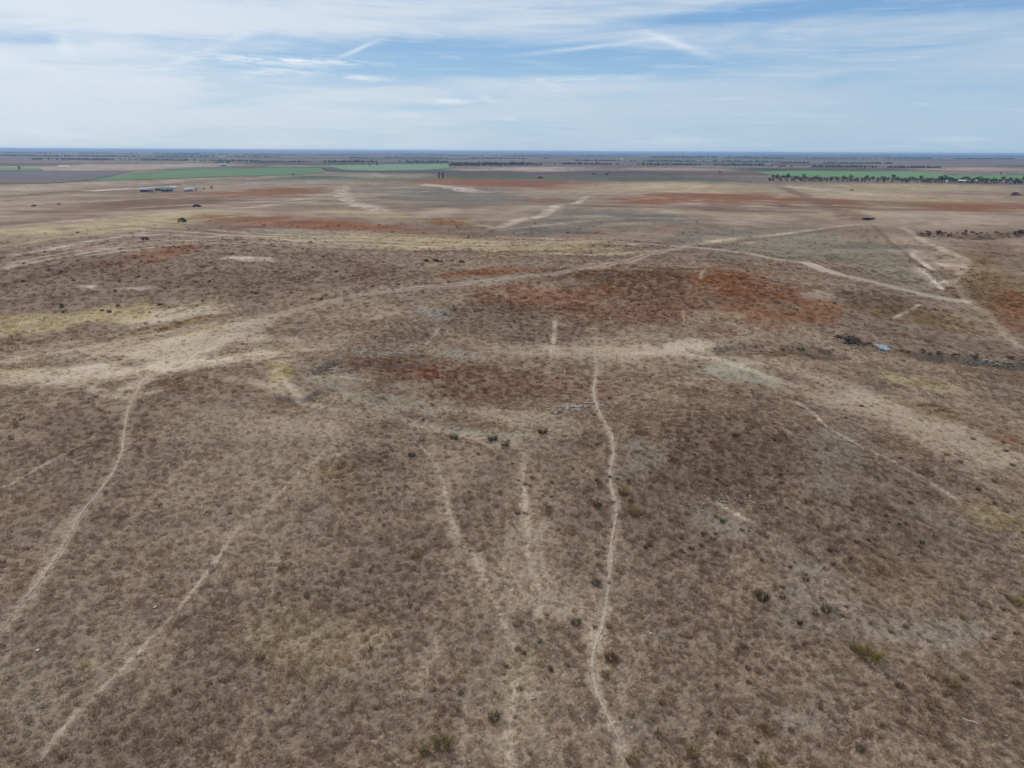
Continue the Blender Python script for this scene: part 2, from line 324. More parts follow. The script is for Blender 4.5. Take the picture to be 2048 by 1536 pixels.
# (polyline, width in metres, kind, strength): faint wheel marks, field edges, worn margins of the paths, brushy bank lines with painted shade
LINES = [
 ([(0, 548), (90, 525), (190, 505), (300, 488), (420, 480), (520, 490), (700, 498), (860, 503), (1020, 504), (1180, 497)], 1.6, 'dark', .75),
 ([(0, 575), (120, 545), (230, 528), (330, 505), (430, 494)], 2.5, 'dark', .5), ([(0, 525), (120, 505), (260, 478), (420, 455), (560, 432)], 1.8, 'brown', .5), ([(0, 515), (130, 493), (300, 463)], 2.2, 'pale', .5),
 ([(0, 540), (60, 526), (150, 510), (240, 496)], 1.5, 'pale', .6), ([(0, 495), (200, 466), (400, 440), (560, 425)], 2.2, 'straw', .6), ([(430, 470), (620, 484), (860, 492), (1100, 486)], 1.6, 'pale', .6), ([(480, 480), (700, 491), (950, 497), (1150, 490)], 1.2, 'greygreen', .8),
 ([(520, 475), (760, 478), (1000, 480), (1200, 478)], 1.5, 'brown', .35), ([(0, 455), (200, 438), (400, 420), (640, 402)], 3, 'pale', .4), ([(0, 430), (200, 418), (420, 400)], 3, 'brown', .4), ([(220, 418), (420, 408), (640, 396)], 3, 'pale', .35),
 ([(0, 396), (110, 385), (230, 379)], 4, 'dark', .8), ([(200, 380), (300, 374), (420, 362), (520, 352)], 4, 'dark', .5), ([(180, 382), (260, 377), (340, 373)], 4, 'white', .5),
 ([(1000, 455), (1200, 466), (1400, 482)], 2, 'brown', .3), ([(1370, 490), (1460, 478), (1600, 463), (1735, 448)], 1.6, 'pale', .55), ([(1380, 496), (1500, 480), (1640, 462), (1740, 450)], 1.2, 'dark', .5), ([(980, 472), (1150, 480), (1280, 488), (1370, 492)], 1.8, 'pale', .6), ([(1060, 505), (1200, 510), (1290, 503), (1370, 494)], 1.8, 'pale', .6), ([(1130, 512), (1240, 500), (1330, 490)], 1.2, 'dark', .4),
 ([(1735, 445), (1690, 425), (1640, 404), (1590, 385), (1555, 370)], 2.4, 'brown', .6), ([(1560, 372), (1640, 380), (1760, 392)], 4, 'pale', .5),
 ([(1740, 450), (1775, 480), (1830, 520), (1875, 560), (1905, 590)], 1.0, 'dark', .5), ([(1760, 500), (1830, 503), (1925, 515), (1925, 540), (1905, 565)], 1.6, 'pale', .35), ([(1900, 560), (1935, 598), (1985, 640), (2048, 700)], 1.4, 'tan', .5), ([(1800, 455), (1870, 492), (1925, 514)], 1.5, 'pale', .5),
 ([(1840, 540), (1862, 556), (1885, 580)], 0.7, 'white', .5), ([(1820, 505), (1850, 528), (1895, 575)], 0.6, 'white', .4), ([(1870, 540), (1890, 560)], .5, 'dark', .8), ([(1850, 535), (1880, 562)], .4, 'dark', .7),
 ([(980, 460), (1040, 440), (1110, 416), (1175, 392)], 3.0, 'pale', .75), ([(985, 462), (1200, 440), (1400, 436)], 2, 'pale', .35), ([(838, 886), (872, 930), (893, 1000), (918, 1070), (955, 1130), (985, 1200), (1015, 1270), (1033, 1340), (1024, 1440), (1018, 1570)], .24, 'pale', .6), ([(1033, 1340), (1065, 1410), (1092, 1480), (1104, 1570)], .2, 'pale', .4), ([(608, 932), (556, 990), (480, 1050), (432, 1120), (376, 1190), (310, 1268), (242, 1340), (150, 1430), (60, 1540)], .2, 'pale', .65), ([(200, 866), (90, 930), (-30, 992)], .2, 'pale', .6), ([(1045, 905), (1047, 960), (1056, 1040), (1052, 1100), (1072, 1170), (1076, 1250)], .25, 'pale', .4),
 ([(690, 372), (683, 384), (692, 396), (722, 409), (770, 426)], 4, 'pale', .8), ([(840, 367), (900, 374), (960, 386)], 3.5, 'pale', .7), ([(750, 430), (900, 440), (1000, 458)], 3, 'straw', .5),
 ([(1590, 803), (1625, 825), (1648, 850), (1690, 875), (1730, 897)], 0.3, 'pale', .75), ([(1730, 897), (1790, 925), (1860, 968), (1930, 1010)], 0.3, 'pale', .5), ([(1390, 995), (1440, 1010), (1500, 1045), (1560, 1075)], .25, 'white', .35),
 ([(1690, 770), (1800, 850), (1950, 950), (2048, 1010)], 1.5, 'tan', .5), ([(1560, 725), (1700, 770), (1850, 830), (2048, 920)], 2.2, 'tan', .45), ([(1780, 640), (1815, 622), (1840, 608)], .5, 'pale', .7),
 ([(1113, 640), (1107, 670), (1102, 710)], .5, 'pale', .6), ([(1175, 690), (1110, 720), (1090, 770)], .4, 'tan', .4), ([(840, 700), (858, 680), (880, 655)], .4, 'pale', .5), ([(1400, 560), (1405, 545), (1418, 530)], .6, 'tan', .5), ([(1290, 590), (1290, 570)], .4, 'tan', .5), ([(1225, 575), (1232, 560)], .4, 'tan', .5), ([(1368, 650), (1365, 620)], .3, 'tan', .5), ([(1395, 610), (1395, 580), (1405, 560)], .5, 'orange', .5),
 ([(650, 815), (760, 830), (900, 862), (1040, 905)], .9, 'tan', .6), ([(540, 740), (600, 790), (660, 815)], .8, 'pale', .45), ([(1250, 706), (1330, 706), (1420, 715), (1520, 745), (1600, 775)], 1.4, 'pale', .5), ([(1280, 690), (1340, 703), (1400, 690)], .8, 'pale', .4),
 ([(240, 800), (300, 755), (360, 725), (480, 660)], 1.5, 'pale', .5), ([(180, 770), (260, 795), (330, 775)], 1.2, 'pale', .4), ([(0, 720), (150, 700), (300, 670), (480, 640)], 1.6, 'pale', .35), ([(0, 705), (200, 680), (420, 640)], 1.2, 'brown', .4), ([(0, 690), (60, 650), (130, 625)], 1.2, 'brown', .35), ([(0, 607), (200, 590), (420, 590), (640, 575), (900, 548)], 1.2, 'dark', .3), ([(300, 640), (480, 590), (700, 560), (980, 540)], 1.2, 'dark', .35),
 ([(1050, 1100), (1090, 1160), (1170, 1240), (1195, 1300)], 1.0, 'tan', .55), ([(1040, 900), (1046, 960), (1056, 1040), (1052, 1100), (1072, 1170), (1075, 1250)], .45, 'tan', .7), ([(870, 930), (895, 1010), (930, 1090), (985, 1200), (1020, 1290), (1035, 1350)], .9, 'tan', .5), ([(1035, 1340), (1020, 1440), (1018, 1560)], 1.4, 'tan', .35), ([(1040, 1340), (1070, 1420), (1100, 1560)], 1.1, 'tan', .35),
 ([(1190, 1260), (1220, 1440), (1260, 1560)], 1.2, 'tan', .2), ([(610, 930), (480, 1050), (375, 1190), (310, 1270), (150, 1430), (70, 1530)], .5, 'tan', .3), ([(320, 740), (262, 800), (240, 910), (160, 1030), (75, 1165), (0, 1265)], 1.0, 'tan', .4), ([(700, 905), (640, 915), (610, 930)], .5, 'tan', .5), ([(480, 810), (300, 1000), (120, 1180), (0, 1330)], .5, 'tan', .3), ([(720, 850), (540, 1010), (420, 1180), (250, 1430)], .5, 'tan', .3), ([(640, 900), (560, 1100), (520, 1330), (470, 1560)], .5, 'tan', .22), ([(1035, 1340), (1020, 1440), (1016, 1570)], .35, 'pale', .5), ([(1015, 1270), (960, 1340), (930, 1450), (920, 1570)], .4, 'tan', .4), ([(1076, 1250), (1110, 1330), (1170, 1450), (1200, 1570)], .4, 'tan', .4), ([(1056, 1040), (1010, 1110), (985, 1200)], .4, 'tan', .45), ([(1226, 900), (1290, 960), (1400, 1000)], .3, 'tan', .3), ([(1222, 1100), (1300, 1180), (1420, 1250), (1600, 1330)], .3, 'tan', .25),
 ([(1835, 469), (1900, 469), (1960, 471), (2050, 466)], 1.6, 'dark', .9), ([(1420, 701), (1500, 693), (1570, 697), (1665, 702)], .3, 'brown', .6), ([(1800, 704), (1890, 710), (1930, 720), (2000, 724)], .35, 'dark', .7), ([(870, 1290), (850, 1340), (830, 1400)], .6, 'tan', .3), ([(930, 1050), (880, 1200), (860, 1330)], .8, 'tan', .15),  # dark and brown bank lines: brush cover with the banks' shade painted in
]
# beaten paths and the vehicle track, each a strip of bare earth of its own
PATHS = [
 ('footpath', [(1185, 690), (1192, 740), (1187, 790), (1210, 845), (1226, 890), (1222, 960), (1233, 1020), (1222, 1100), (1215, 1180), (1205, 1250), (1186, 1310), (1190, 1370), (1215, 1430), (1240, 1490), (1250, 1560)], .24),
 ('footpath', [(320, 740), (264, 800), (250, 850), (241, 910), (206, 975), (160, 1030), (122, 1100), (76, 1165), (30, 1225), (-30, 1300)], .2),
]
RUTS = [[(500, 648), (560, 630), (640, 608), (700, 595), (800, 581), (900, 571), (1000, 559), (1100, 549), (1190, 536), (1280, 515), (1330, 502), (1372, 493)],
        [(1372, 493), (1450, 501), (1560, 520), (1650, 541), (1750, 566), (1850, 590), (1925, 602)]]


class Feature:
    pass


TOPL = [(0, 446), (210, 432), (420, 452), (620, 467), (900, 474), (1150, 479), (1350, 489)]
BOTL = [(0, 566), (150, 526), (300, 500), (430, 494), (700, 502), (950, 508), (1220, 503)]
for i_ in range(13):
    t_ = (i_ + .5 + .3 * math.sin(i_ * 2.1)) / 13; a0 = int((i_ * 5) % 3); a1 = 7 - int((i_ * 7) % 3)
    LINES.append(([((1 - t_) * a[0] + t_ * b[0], (1 - t_) * a[1] + t_ * b[1]) for a, b in zip(TOPL, BOTL)][a0:a1], .7 + .5 * ((i_ * 3) % 4) / 3, 'pale' if i_ % 2 else 'dark', .55 if i_ % 2 else .45))
FEATS = []
for cx, cy, rx, ry, tilt, kind, st in PATCH:
    c, s = math.cos(math.radians(tilt)), math.sin(math.radians(tilt))
    q = P([cx, cx + rx * c, cx - rx * c, cx - ry * s, cx + ry * s], [cy, cy + rx * s, cy - rx * s, cy + ry * c, cy - ry * c])
    f = Feature(); f.c = (q[3] + q[4]) / 2 * 0.6 + q[0] * 0.4
    f.a = (q[1] - q[2]) / 2; f.b = (q[3] - q[4]) / 2
    f.inv = np.linalg.inv(np.stack([f.a, f.b], 1)); f.R = 1.5 * (np.linalg.norm(f.a) + np.linalg.norm(f.b))
    f.boost = (1.1 if kind in ('straw', 'yellow') else 1.25) if np.hypot(*f.c) > 150 else (1.12 if np.hypot(*f.c) > 70 else 1.0); f.size = min(np.linalg.norm(f.a), np.linalg.norm(f.b)); f.col = np.clip(C['base'] + f.boost * (C[kind] - C['base']), .01, .8); f.st = st; f.kind = kind
    FEATS.append(f)
LFEATS = []
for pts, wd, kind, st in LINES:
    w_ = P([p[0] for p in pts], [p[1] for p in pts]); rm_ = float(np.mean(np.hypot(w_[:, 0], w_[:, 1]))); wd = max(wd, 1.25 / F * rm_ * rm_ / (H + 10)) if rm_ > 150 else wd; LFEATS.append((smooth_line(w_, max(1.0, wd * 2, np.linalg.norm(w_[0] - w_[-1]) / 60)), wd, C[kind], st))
PLINES = [(nm, smooth_line(P([p[0] for p in pts], [p[1] for p in pts]), 1.2), wd) for nm, pts, wd in PATHS]
RLINES = [smooth_line(P([p[0] for p in pts], [p[1] for p in pts]), 4.0) for pts in RUTS]

FARCOL = np.stack([lin(*c, .8) for c in ((124, 110, 98), (104, 86, 76), (76, 90, 66), (128, 116, 104), (86, 78, 76), (106, 94, 86), (64, 74, 58), (116, 98, 86))])


def cover(x, y, fine=True):
    """colour of whatever grows or lies at each spot, and how bare and how weedy it is"""
    n = len(x); r = np.hypot(x, y)
    nz = {2: fbm(x, y, 2.2, 3, 51), 8: fbm(x, y, 8, 3, 61), 30: fbm(x, y, 30, 5, 71, .6), 120: fbm(x, y, 120, 6, 81, .6)}
    na = fbm(x * .2 + y * .07, y, 1.5, 3, 57)
    col = np.repeat(C['base'][None], n, 0)
    def mixin(i, c, w):
        col[i] = col[i] * (1 - w[:, None]) + c[None] * w[:, None]
    al = slice(None)
    mixin(al, C['dark'], np.clip(nz[8] * 0.30 + 0.04, 0, .4)); mixin(al, C['tan'], np.clip(nz[30] * 0.45 + nz[2] * 0.12 + 0.02, 0, .5))
    mixin(al, C['greygreen'], np.clip(-nz[30] * 0.6 + nz[8] * .3 - 0.15, 0, .4))
    # grey brown fallow and grassland further out
    w = sst(r, 180, 420); fs = fbm(x * .1 - y * .02, y + x * .05, 26, 5, 63, .65); mixin(al, C['straw'], w * np.clip(0.15 + fs * .7, 0, .7)); mixin(al, C['tan'], w * np.clip(0.2 + nz[120] * 0.4 + nz[30] * 0.35, 0, .8)); mixin(al, C['dark'], w * np.clip(-.1 - fs * .7, 0, .6)); mixin(al, C['brown'], w * np.clip(-nz[120] * 0.5 - nz[30] * .25, 0, .7))
    # patchwork of the plain
    w = sst(r, 850, 1300)
    if w.max() > 0:
        i = np.where(w > 0)[0]; xx, yy = x[i], y[i]
        u = xx * 0.96 + yy * 0.25; v = yy * 0.96 - xx * 0.25
        row = np.floor(v / 330 + 0.35 * np.sin(u / 2300)); u2 = u / (520 + 260 * _h(row.astype(np.int64), row.astype(np.int64), 5)) + 7.7 * row
        idx = (_h(np.floor(u2).astype(np.int64), row.astype(np.int64), 9) * 7.99).astype(int)
        c = FARCOL[idx] * (1 + 0.12 * nz[30][i])[:, None]
        col[i] = col[i] * (1 - w[i, None]) + c * w[i, None]
    weed = np.clip(nz[8] * 0.8 + nz[2] * 0.5 - 0.1, 0, 1) * (0.03 + 0.15 * sst(x, -5, 12))
    bare = np.clip(nz[30] * .5 + na * .3 - .1, 0, 1) * .5
    for f in FEATS:
        i = np.where((np.abs(x - f.c[0]) < f.R) & (np.abs(y - f.c[1]) < f.R))[0]
        if not len(i): continue
        d = np.stack([x[i] - f.c[0], y[i] - f.c[1]], 0); q = np.hypot(*(f.inv @ d))
        ks = (2, 8) if f.size < 6 else ((8, 2) if f.size < 25 else ((30, 8) if f.size < 110 else (120, 30)))
        q = q + 0.50 * nz[ks[0]][i] + 0.32 * nz[ks[1]][i]
        rc = np.hypot(*f.c); st = f.st * (.75 if (rc < 75 and f.kind in ('stone', 'yellow')) else (.85 if rc < 60 else (1.15 if rc < 150 else 1.3)))
        lo_, hi_ = (.30, 1.3) if rc < 60 else ((.36, 1.3) if rc < 150 else (.45, 1.25))
        w = np.clip(st, 0, .97) * (1 - sst(q, lo_, hi_)) * np.clip(.95 + .45 * nz[ks[1]][i], .35, 1)
        mixin(i, f.col, w)
        if f.kind in ('dark', 'brown', 'rust', 'redrust', 'orange', 'ochre'): weed[i] = np.maximum(weed[i], w * (0.65 + 0.5 * nz[2][i])); bare[i] *= 1 - w
        if f.kind in ('tan', 'pale', 'white', 'stone', 'greygreen', 'pinktan'): bare[i] = np.maximum(bare[i], w); weed[i] *= 1 - w
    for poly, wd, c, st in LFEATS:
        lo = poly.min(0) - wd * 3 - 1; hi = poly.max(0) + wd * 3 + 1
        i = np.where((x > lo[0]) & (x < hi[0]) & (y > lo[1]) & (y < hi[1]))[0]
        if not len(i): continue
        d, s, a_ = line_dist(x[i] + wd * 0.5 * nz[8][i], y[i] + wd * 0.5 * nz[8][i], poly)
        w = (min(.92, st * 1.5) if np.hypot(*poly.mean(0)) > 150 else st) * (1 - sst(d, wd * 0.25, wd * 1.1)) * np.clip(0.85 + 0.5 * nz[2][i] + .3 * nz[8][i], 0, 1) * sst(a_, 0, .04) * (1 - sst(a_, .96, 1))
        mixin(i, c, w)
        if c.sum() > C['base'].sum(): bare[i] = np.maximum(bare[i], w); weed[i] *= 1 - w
    path = np.zeros(n)
    for nm, poly, wd in PLINES:
        lo = poly.min(0) - 3; hi = poly.max(0) + 3
        i = np.where((x > lo[0]) & (x < hi[0]) & (y > lo[1]) & (y < hi[1]))[0]
        if not len(i): continue
        d, s, a_ = line_dist(x[i], y[i], poly)
        w = 1 - sst(d, wd * 0.5, wd * 1.1); path[i] = np.maximum(path[i], w)
        mixin(i, C['tan'], 0.6 * (1 - sst(d, wd * .7, wd * 2.2)))
    for kr, poly in enumerate(RLINES):
        lo = poly.min(0) - 5; hi = poly.max(0) + 5
        i = np.where((x > lo[0]) & (x < hi[0]) & (y > lo[1]) & (y < hi[1]))[0]
        if not len(i): continue
        d, s, a_ = line_dist(x[i], y[i], poly)
        w = 1 - sst(d, 1.2 if kr == 0 else 1.3, 2.6); path[i] = np.maximum(path[i], w * (.6 if kr == 0 else 1)); mixin(i, C['tan' if kr == 0 else 'pale'], w * (.5 if kr == 0 else .85))
    fr = sst(r, 130, 260); br = 1 + 0.04 * nz[2] + 0.05 * nz[8] + 0.06 * na + fr * (0.12 * nz[8] + 0.16 * nz[30] + 0.17 * fbm(x * .12 + y * .03, y - x * .04, 9, 4, 59, .65))
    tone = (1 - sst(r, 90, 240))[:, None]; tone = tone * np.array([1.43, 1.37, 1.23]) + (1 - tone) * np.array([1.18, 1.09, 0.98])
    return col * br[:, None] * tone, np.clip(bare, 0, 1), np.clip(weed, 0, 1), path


# ------------------------------------------------------------------ materials
def mat(name, build):
    m_ = bpy.data.materials.new(name); m_.use_nodes = True; nt = m_.node_tree; nt.nodes.clear(); N = NT(nt)
    out = N.n('ShaderNodeOutputMaterial'); b = N.n('ShaderNodeBsdfPrincipled')
    b.inputs['Roughness'].default_value = 0.95; b.inputs['Specular IOR Level'].default_value = 0.1
    nt.links.new(b.outputs[0], out.inputs[0]); build(N, b); return m_


GAIN = 0.98


def ground_nodes(N, b, flat=None):
    tc_ = N.n('ShaderNodeTexCoord').outputs['Object']
    if flat is None:
        at = N.n('ShaderNodeAttribute', attribute_name='cover'); base = at.outputs['Color']
    else: base = tuple(flat)
    f1 = N.noise(tc_, 5.0, 4, 0.7); f2 = N.noise(tc_, 2.6, 4, 0.65); f3 = N.noise(tc_, 0.16, 4, 0.6)
    g = N.m('MULTIPLY', N.ss(f1, 0.25, 0.75, 0.66, 1.30), N.ss(f2, 0.25, 0.75, 0.90, 1.10))
    g = N.m('MULTIPLY', g, N.ss(f3, 0.25, 0.75, 0.88, 1.12))
    g = N.m('MULTIPLY', g, GAIN)
    N.put(b.inputs['Base Color'], N.mix(1.0, base, N.xyz(g, g, g), 'MULTIPLY'))
    bp = N.n('ShaderNodeBump'); bp.inputs['Strength'].default_value = 0.7; bp.inputs['Distance'].default_value = 0.12
    N.put(bp.inputs['Height'], N.m('ADD', f1, N.m('MULTIPLY', f2, 1.5))); N.put(b.inputs['Normal'], bp.outputs[0])


M_GROUND = mat('steppe_ground', ground_nodes)
M_PATH = mat('bare_earth', lambda N, b: ground_nodes(N, b, lin(176, 157, 137)))
M_TRACK = mat('pale_earth', lambda N, b: ground_nodes(N, b, lin(196, 176, 154)))


def simple(name, rgb, var=0.25, scale=3.0, rough=0.9, bump=0.0):
    def bld(N, b):
        tc_ = N.n('ShaderNodeTexCoord').outputs['Object']; f = N.noise(tc_, scale, 4, 0.6)
        g = N.ss(f, 0.25, 0.75, 1 - var, 1 + var)
        N.put(b.inputs['Base Color'], N.mix(1.0, tuple(lin(*rgb)), N.xyz(g, g, g), 'MULTIPLY')); b.inputs['Roughness'].default_value = rough
        if bump:
            bp = N.n('ShaderNodeBump'); bp.inputs['Strength'].default_value = bump; N.put(bp.inputs['Height'], f); N.put(b.inputs['Normal'], bp.outputs[0])
    return mat(name, bld)


def foliage(name, rgb, rgb2):
    def bld(N, b):
        oi = N.n('ShaderNodeObjectInfo').outputs['Random']; ge = N.n('ShaderNodeTexCoord').outputs['Object']
        f = N.noise(ge, 2.5, 3, 0.6); t = N.m('MULTIPLY_ADD', oi, 0.6, N.m('MULTIPLY', N.m('SUBTRACT', f, 0.3), 1.0), clamp=True)
        N.put(b.inputs['Base Color'], N.mix(t, tuple(lin(*rgb)), tuple(lin(*rgb2)))); b.inputs['Roughness'].default_value = 0.8
    return mat(name, bld)


def tuft_nodes(N, b):
    at = N.n('ShaderNodeAttribute', attribute_name='tint', attribute_type='INSTANCER')
    nt = N.nt; d = N.n('ShaderNodeBsdfDiffuse'); t = N.n('ShaderNodeBsdfTranslucent'); mx = N.n('ShaderNodeMixShader'); mx.inputs[0].default_value = 0.4
    nt.links.new(at.outputs['Color'], d.inputs[0]); nt.links.new(at.outputs['Color'], t.inputs[0]); nt.links.new(d.outputs[0], mx.inputs[1]); nt.links.new(t.outputs[0], mx.inputs[2])
    out = next(n for n in nt.nodes if n.type == 'OUTPUT_MATERIAL'); nt.links.new(mx.outputs[0], out.inputs[0]); nt.nodes.remove(b)


M_TUFT = mat('dry_blades', tuft_nodes)


# ------------------------------------------------------------------ object helpers
def mesh_obj(name, verts, faces, material, parent=None, smooth=False):
    me = bpy.data.meshes.new(name); me.from_pydata([tuple(v) for v in verts], [], faces)
    if material: me.materials.append(material)
    if smooth: me.polygons.foreach_set('use_smooth', [True] * len(me.polygons))
    o = bpy.data.objects.new(name, me); COL.objects.link(o)
    if parent: o.parent = parent
    return o


def tag(o, label=None, cat=None, group=None, kind=None):
    if label: o['label'] = label
    if cat: o['category'] = cat
    if group: o['group'] = group
    if kind: o['kind'] = kind
    return o


def empty(name, loc, rz=0.0, sc=1.0):
    o = bpy.data.objects.new(name, None); COL.objects.link(o); o.location = loc; o.rotation_euler = (0, 0, rz); o.scale = (sc, sc, sc); o.empty_display_size = 0.3
    return o


def dup(o, parent=None):
    c = o.copy(); COL.objects.link(c)
    if parent: c.parent = parent
    for ch in o.children: dup(ch, c)
    return c


def ground_at(px, py):
    p = P1(px, py); return np.array([p[0], p[1], float(height(p[0:1], p[1:2])[0])])


def mpp(p):
    """metres covered by one photo pixel at a point"""
    return float(np.linalg.norm(p - CAMP)) / F


# ------------------------------------------------------------------ the ground
rows = [0.5, 2, 4, 6, 8, 10, 12, 14]
while rows[-1] < 44000:
    r = rows[-1]; hh = H + 14 * min(1, r / 500)
    rows.append(r + min((hh * hh + r * r) / hh / 740.0, r * 0.02 if r > 900 else r * 0.013 + 0.02))
rows = np.array(rows)
azs = np.concatenate([np.radians(np.arange(-180, -46, 2.0)), np.radians(np.linspace(-46, 46, 1150)), np.radians(np.arange(48, 180, 2.0))])
RR, AA = np.meshgrid(rows, azs, indexing='ij')
gx = (RR * np.sin(AA)).ravel(); gy = (RR * np.cos(AA)).ravel(); gz = height(gx, gy)
nr, na = RR.shape
i0 = (np.arange(nr - 1)[:, None] * na + np.arange(na)[None]); i1 = (np.arange(nr - 1)[:, None] * na + (np.arange(na)[None] + 1) % na)
quads = np.stack([i0, i0 + na, i1 + na, i1], 2).reshape(-1, 4)[:, ::-1]
me = bpy.data.meshes.new('ground')
me.vertices.add(nr * na); me.vertices.foreach_set('co', np.stack([gx, gy, gz], 1).astype(np.float32).ravel())
me.loops.add(quads.size); me.loops.foreach_set('vertex_index', quads.astype(np.int32).ravel())
me.polygons.add(len(quads)); me.polygons.foreach_set('loop_start', (np.arange(len(quads)) * 4).astype(np.int32))
me.update(calc_edges=True)
me.polygons.foreach_set('use_smooth', np.ones(len(quads), dtype=bool))
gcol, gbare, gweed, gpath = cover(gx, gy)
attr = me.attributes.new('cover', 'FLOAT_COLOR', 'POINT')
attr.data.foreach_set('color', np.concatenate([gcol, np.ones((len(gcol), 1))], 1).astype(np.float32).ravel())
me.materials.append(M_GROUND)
ground = bpy.data.objects.new('ground', me); COL.objects.link(ground); ground['kind'] = 'structure'
print('ground', nr, na)


def strip(name, poly, wd, lift, material, seed, step, wob=0.35):
    pts = smooth_line(poly, step); t = np.gradient(pts, axis=0); t /= np.linalg.norm(t, axis=1)[:, None] + 1e-9
    nrm = np.stack([-t[:, 1], t[:, 0]], 1)
    u = np.cumsum(np.r_[0, np.hypot(*np.diff(pts, axis=0).T)])
    taper = np.clip(np.minimum(u, u[-1] - u) / (0.12 * u[-1]), 0.12, 1)
    w1 = wd * (0.5 + wob * 0.5 * fbm(u, u * 0 + seed, 1.6 * max(1, wd), 3, seed)); w2 = wd * (0.5 + wob * 0.5 * fbm(u, u * 0 + seed + 50, 1.6 * max(1, wd), 3, seed + 3))
    mid = 0.25 * wd * fbm(u, u * 0 + seed, 5, 2, seed + 9)
    w1 = w1 * taper; w2 = w2 * taper
    L = pts + nrm * (w1 + mid)[:, None]; R_ = pts - nrm * (w2 - mid)[:, None]; Mi = pts + nrm * mid[:, None]
    V = []; n = len(pts)
    for a_ in (L, Mi, R_):
        V.append(np.column_stack([a_, height(a_[:, 0], a_[:, 1]) + lift]))
    V = np.vstack(V)
    fcs = [(i, i + n, i + n + 1, i + 1) for i in range(n - 1)] + [(i + n, i + 2 * n, i + 2 * n + 1, i + n + 1) for i in range(n - 1)]
    o = mesh_obj(name, V, fcs, material, smooth=True); o['kind'] = 'structure'
    return o


for k_, (nm, poly, wd) in enumerate(PLINES): strip(nm, poly, wd, 0.03, M_PATH, 3 + k_ * 7, 0.25, .7)
for k_, poly in enumerate(RLINES):
    for sgn in (-1, 1):
        t = np.gradient(poly, axis=0); t /= np.linalg.norm(t, axis=1)[:, None]
        off = poly + np.stack([-t[:, 1], t[:, 0]], 1) * 0.85 * sgn
        strip('wheel_track', off, 0.34 if k_ == 0 else 0.8, 0.07, M_TRACK, 60 + k_ * 5 + sgn, 1.0, .5)


# fields of the plain: thin sheets of crop or ploughed soil
def field(name, pts, rgb):
    w_ = P([p[0] for p in pts], [p[1] for p in pts])
    bm = bmesh.new(); vs = [bm.verts.new((p[0], p[1], 0)) for p in w_]; bm.faces.new(vs)
    bmesh.ops.triangulate(bm, faces=bm.faces[:])
    for _ in range(5): bmesh.ops.subdivide_edges(bm, edges=[e for e in bm.edges if e.calc_length() > 45], cuts=1); bmesh.ops.triangulate(bm, faces=bm.faces[:])
    co = np.array([v.co for v in bm.verts]); zz = height(co[:, 0], co[:, 1]) + 0.5
    for v, z in zip(bm.verts, zz): v.co.z = z
    bmesh.ops.recalc_face_normals(bm, faces=bm.faces[:])
    me_ = bpy.data.meshes.new(name); bm.to_mesh(me_); bm.free()
    me_.materials.append(simple(name + '_cover', rgb, 0.14, 0.02, 0.95)); o = bpy.data.objects.new(name, me_); COL.objects.link(o); o['kind'] = 'structure'


field('crop_field', [(165, 363), (225, 353), (300, 344), (420, 337.5), (560, 336), (655, 336.5), (648, 345), (600, 350), (480, 353), (300, 359)], (92, 116, 80))
field('crop_field', [(1505, 344), (1620, 341.5), (1870, 346), (1905, 351), (2090, 351), (2090, 359), (1800, 357), (1560, 352.5)], (102, 132, 86))
field('crop_field', [(655, 332), (760, 329), (895, 328), (908, 334), (862, 340), (760, 342), (690, 340)], (116, 136, 104))
field('crop_field', [(-30, 336.5), (80, 336), (88, 341), (-30, 342)], (98, 126, 86))
field('ploughed_field', [(-40, 344), (265, 342), (220, 353), (158, 363), (95, 367), (-40, 367)], (102, 92, 92))
field('ploughed_field', [(640, 336.5), (690, 341), (780, 344), (720, 345), (660, 343)], (72, 76, 72))

# ------------------------------------------------------------------ grass and weeds underfoot
LIB = bpy.data.collections.new('tuft_library')


def blades(n, rad, hgt, wid, lean, seed):
    g = random.Random(seed); V = []; Fc = []
    for i in range(n):
        a = g.uniform(0, 6.283); r_ = rad * math.sqrt(g.random()); x, y = r_ * math.cos(a), r_ * math.sin(a)
        da = a + g.uniform(-.8, .8); hh = hgt * g.uniform(.55, 1.1); ln = hh * lean * g.uniform(.4, 1.3)
        tx, ty = x + ln * math.cos(da), y + ln * math.sin(da); b = g.uniform(0, 3.14); wx, wy = wid * math.cos(b), wid * math.sin(b)
        k0 = len(V); V += [(x - wx, y - wy, -0.03), (x + wx, y + wy, -0.03), (x + (tx - x) * .45 + wx * .8, y + (ty - y) * .45 + wy * .8, hh * .65), (x + (tx - x) * .45 - wx * .8, y + (ty - y) * .45 - wy * .8, hh * .65), (tx, ty, hh)]
        Fc += [(k0, k0 + 1, k0 + 2, k0 + 3), (k0 + 3, k0 + 2, k0 + 4)]
    return V, Fc


def lib(name, V, Fc, coll):
    me_ = bpy.data.meshes.new(name); me_.from_pydata(V, [], Fc); me_.materials.append(M_TUFT)
    o = bpy.data.objects.new(name, me_); coll.objects.link(o); return o


for s in range(4): lib('grass_tuft_%d' % s, *blades(24, .14, .10, .014, 1.2, 100 + s), LIB)
LIBW = bpy.data.collections.new('weed_library')
for s in range(4): lib('weed_tuft_%d' % s, *blades(34, .14, .26, .013, .8, 200 + s), LIBW)


